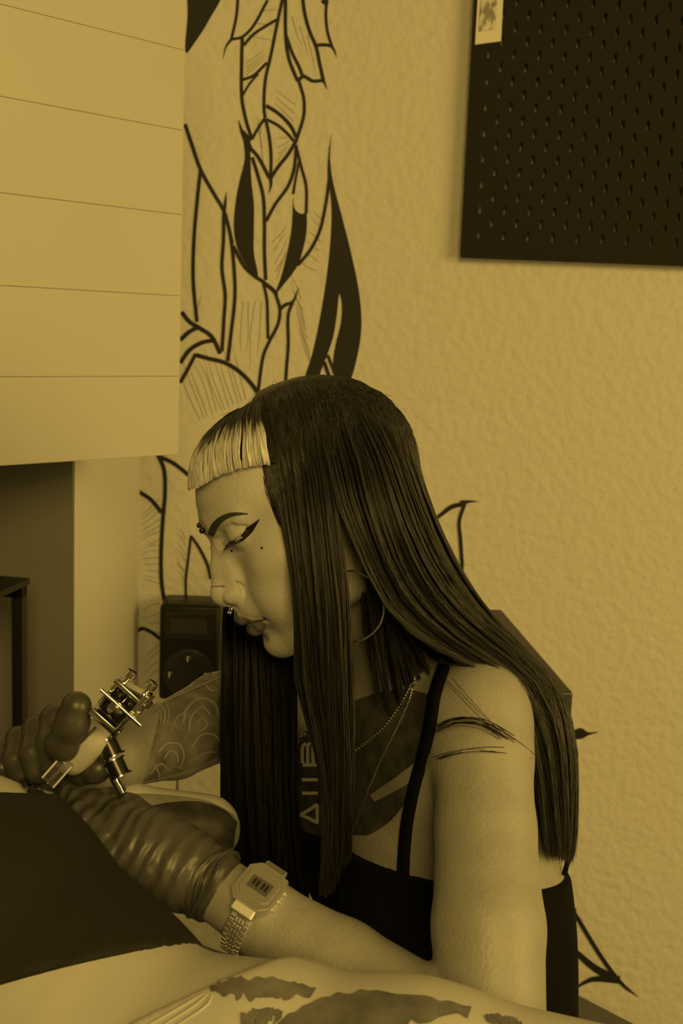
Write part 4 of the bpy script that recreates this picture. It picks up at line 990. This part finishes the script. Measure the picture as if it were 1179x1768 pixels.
# ================================================================== tattoos on her far arm and chest, necklaces
for b_ in (-.0062, .0062):
    co = MB().lathe(fp(.009,b_*.9,.002), fp(.03,b_*.9,.002), [(0,.0060),(.0012,.0060),(.0014,.0052),(fl*.55,.0052),(fl*.55+.0002,.0060),(fl*.55+.0014,.0060)], 18).build('frame_coil', M_coil, mach, True)
M_tat = mat('faded_ink', .10, .5, .3, var=(60,.5)); M_tatl = mat('bare_skin_line', .24, .5, .3)
patch_on(BV, [(282,1206),(305,1193),(345,1172),(384,1152)], [(246,1350),(290,1338),(335,1325),(384,1302)], 36, 24, 'sleeve_tattoo', mat('sleeve_ink', .14, .5, .3, var=(45,.45)), artist, .0006)
patch_on(BV, [(196,1262),(230,1240),(258,1222),(283,1205)], [(206,1362),(222,1360),(236,1356),(247,1350)], 20, 20, 'wrist_shade_patch', mat('painted_wrist_shade', .24, .5, .3, var=(30,.2)), artist, .0005)  # shade on the bare forearm, painted as a darker patch over the skin
lines = [([(268,1222),(300,1206),(340,1188),(382,1170)], 3), ([(262,1232),(276,1220),(290,1208)], 3), ([(315,1250),(322,1225),(345,1208),(368,1215),(378,1240)], 3.5), ([(325,1262),(330,1238),(348,1222),(362,1235)], 3),
 ([(272,1300),(285,1285),(308,1285),(316,1305),(310,1325)], 3), ([(282,1310),(292,1296),(304,1302),(306,1318)], 2.5), ([(355,1185),(366,1195),(380,1190)], 3), ([(330,1290),(345,1270),(365,1268),(380,1280)], 2.5),
 ([(266,1320),(274,1338),(268,1350)], 2.5), ([(276,1215),(284,1232),(282,1252)], 3.5), ([(268,1218),(276,1235),(277,1252)], 2.5), ([(286,1212),(291,1230),(288,1250)], 2.5), ([(370,1165),(378,1185),(383,1205)], 3), ([(296,1262),(305,1240),(318,1232)], 2.5), ([(258,1335),(275,1318),(292,1330)], 2.5), ([(335,1312),(352,1300),(372,1298)], 2.5), ([(338,1250),(348,1240),(356,1252),(346,1262)], 2.5), ([(300,1320),(318,1328),(336,1322)], 2)]
for ln in lines: ribbons_on(BV, [ln], 'tattoo_line', M_tatl, artist, .0010)
M_chest = mat('chest_ink', .05, .55, .3, var=(60,.5))
patch_on(BV, [(612,1210),(660,1195),(700,1190),(745,1200)], [(600,1440),(640,1440),(690,1400),(735,1310)], 30, 24, 'chest_tattoo', M_chest, artist, .0006)
patch_on(BV, [(640,1372),(680,1345),(715,1318),(742,1290)], [(648,1384),(690,1362),(725,1338),(744,1318)], 16, 4, 'chest_tattoo_band', M_tatl, artist, .0010)
def bead_chain(pts, step, r, name):
    c = catmull(np.array(pts, float), int(np.linalg.norm(np.diff(np.array(pts), axis=0), axis=1).sum()/step)); mb = MB()
    for x, y in c:
        p, n_ = hit(BV, x, y)
        if p is not None: mb.ball(p+n_*r, r, 6)
    mb.build(name, M_gold, artist, True)
bead_chain([(742,1122),(722,1160),(708,1210),(685,1260),(660,1310),(635,1370),(612,1432)], 4.5, .0011, 'necklace')
bead_chain([(725,1155),(700,1205),(665,1255),(618,1295)], 5.5, .0014, 'necklace')

# pale lettering left bare in the black chest piece, between the two front locks
M_let = mat('pale_lettering', .5, .5, .3)
patch_on(BV, [(505,1265),(530,1262),(560,1262),(600,1262)], [(505,1500),(530,1510),(560,1510),(600,1450)], 16, 24, 'chest_tattoo', M_chest, artist, .0006)
for q in ([(524,1318),(524,1290),(530,1284)], [(533,1320),(533,1288),(537,1283)], [(542,1320),(542,1288),(546,1284)], [(524,1321),(535,1321),(549,1321)], [(523,1346),(535,1346),(550,1346)], [(523,1369),(535,1369),(550,1369)], [(549,1388),(535,1398),(520,1406)], [(520,1406),(535,1412),(549,1420)], [(549,1388),(549,1400),(549,1421)]):
    ribbons_on(BV, [(q, 5.5)], 'lettering', M_let, artist, .0012)
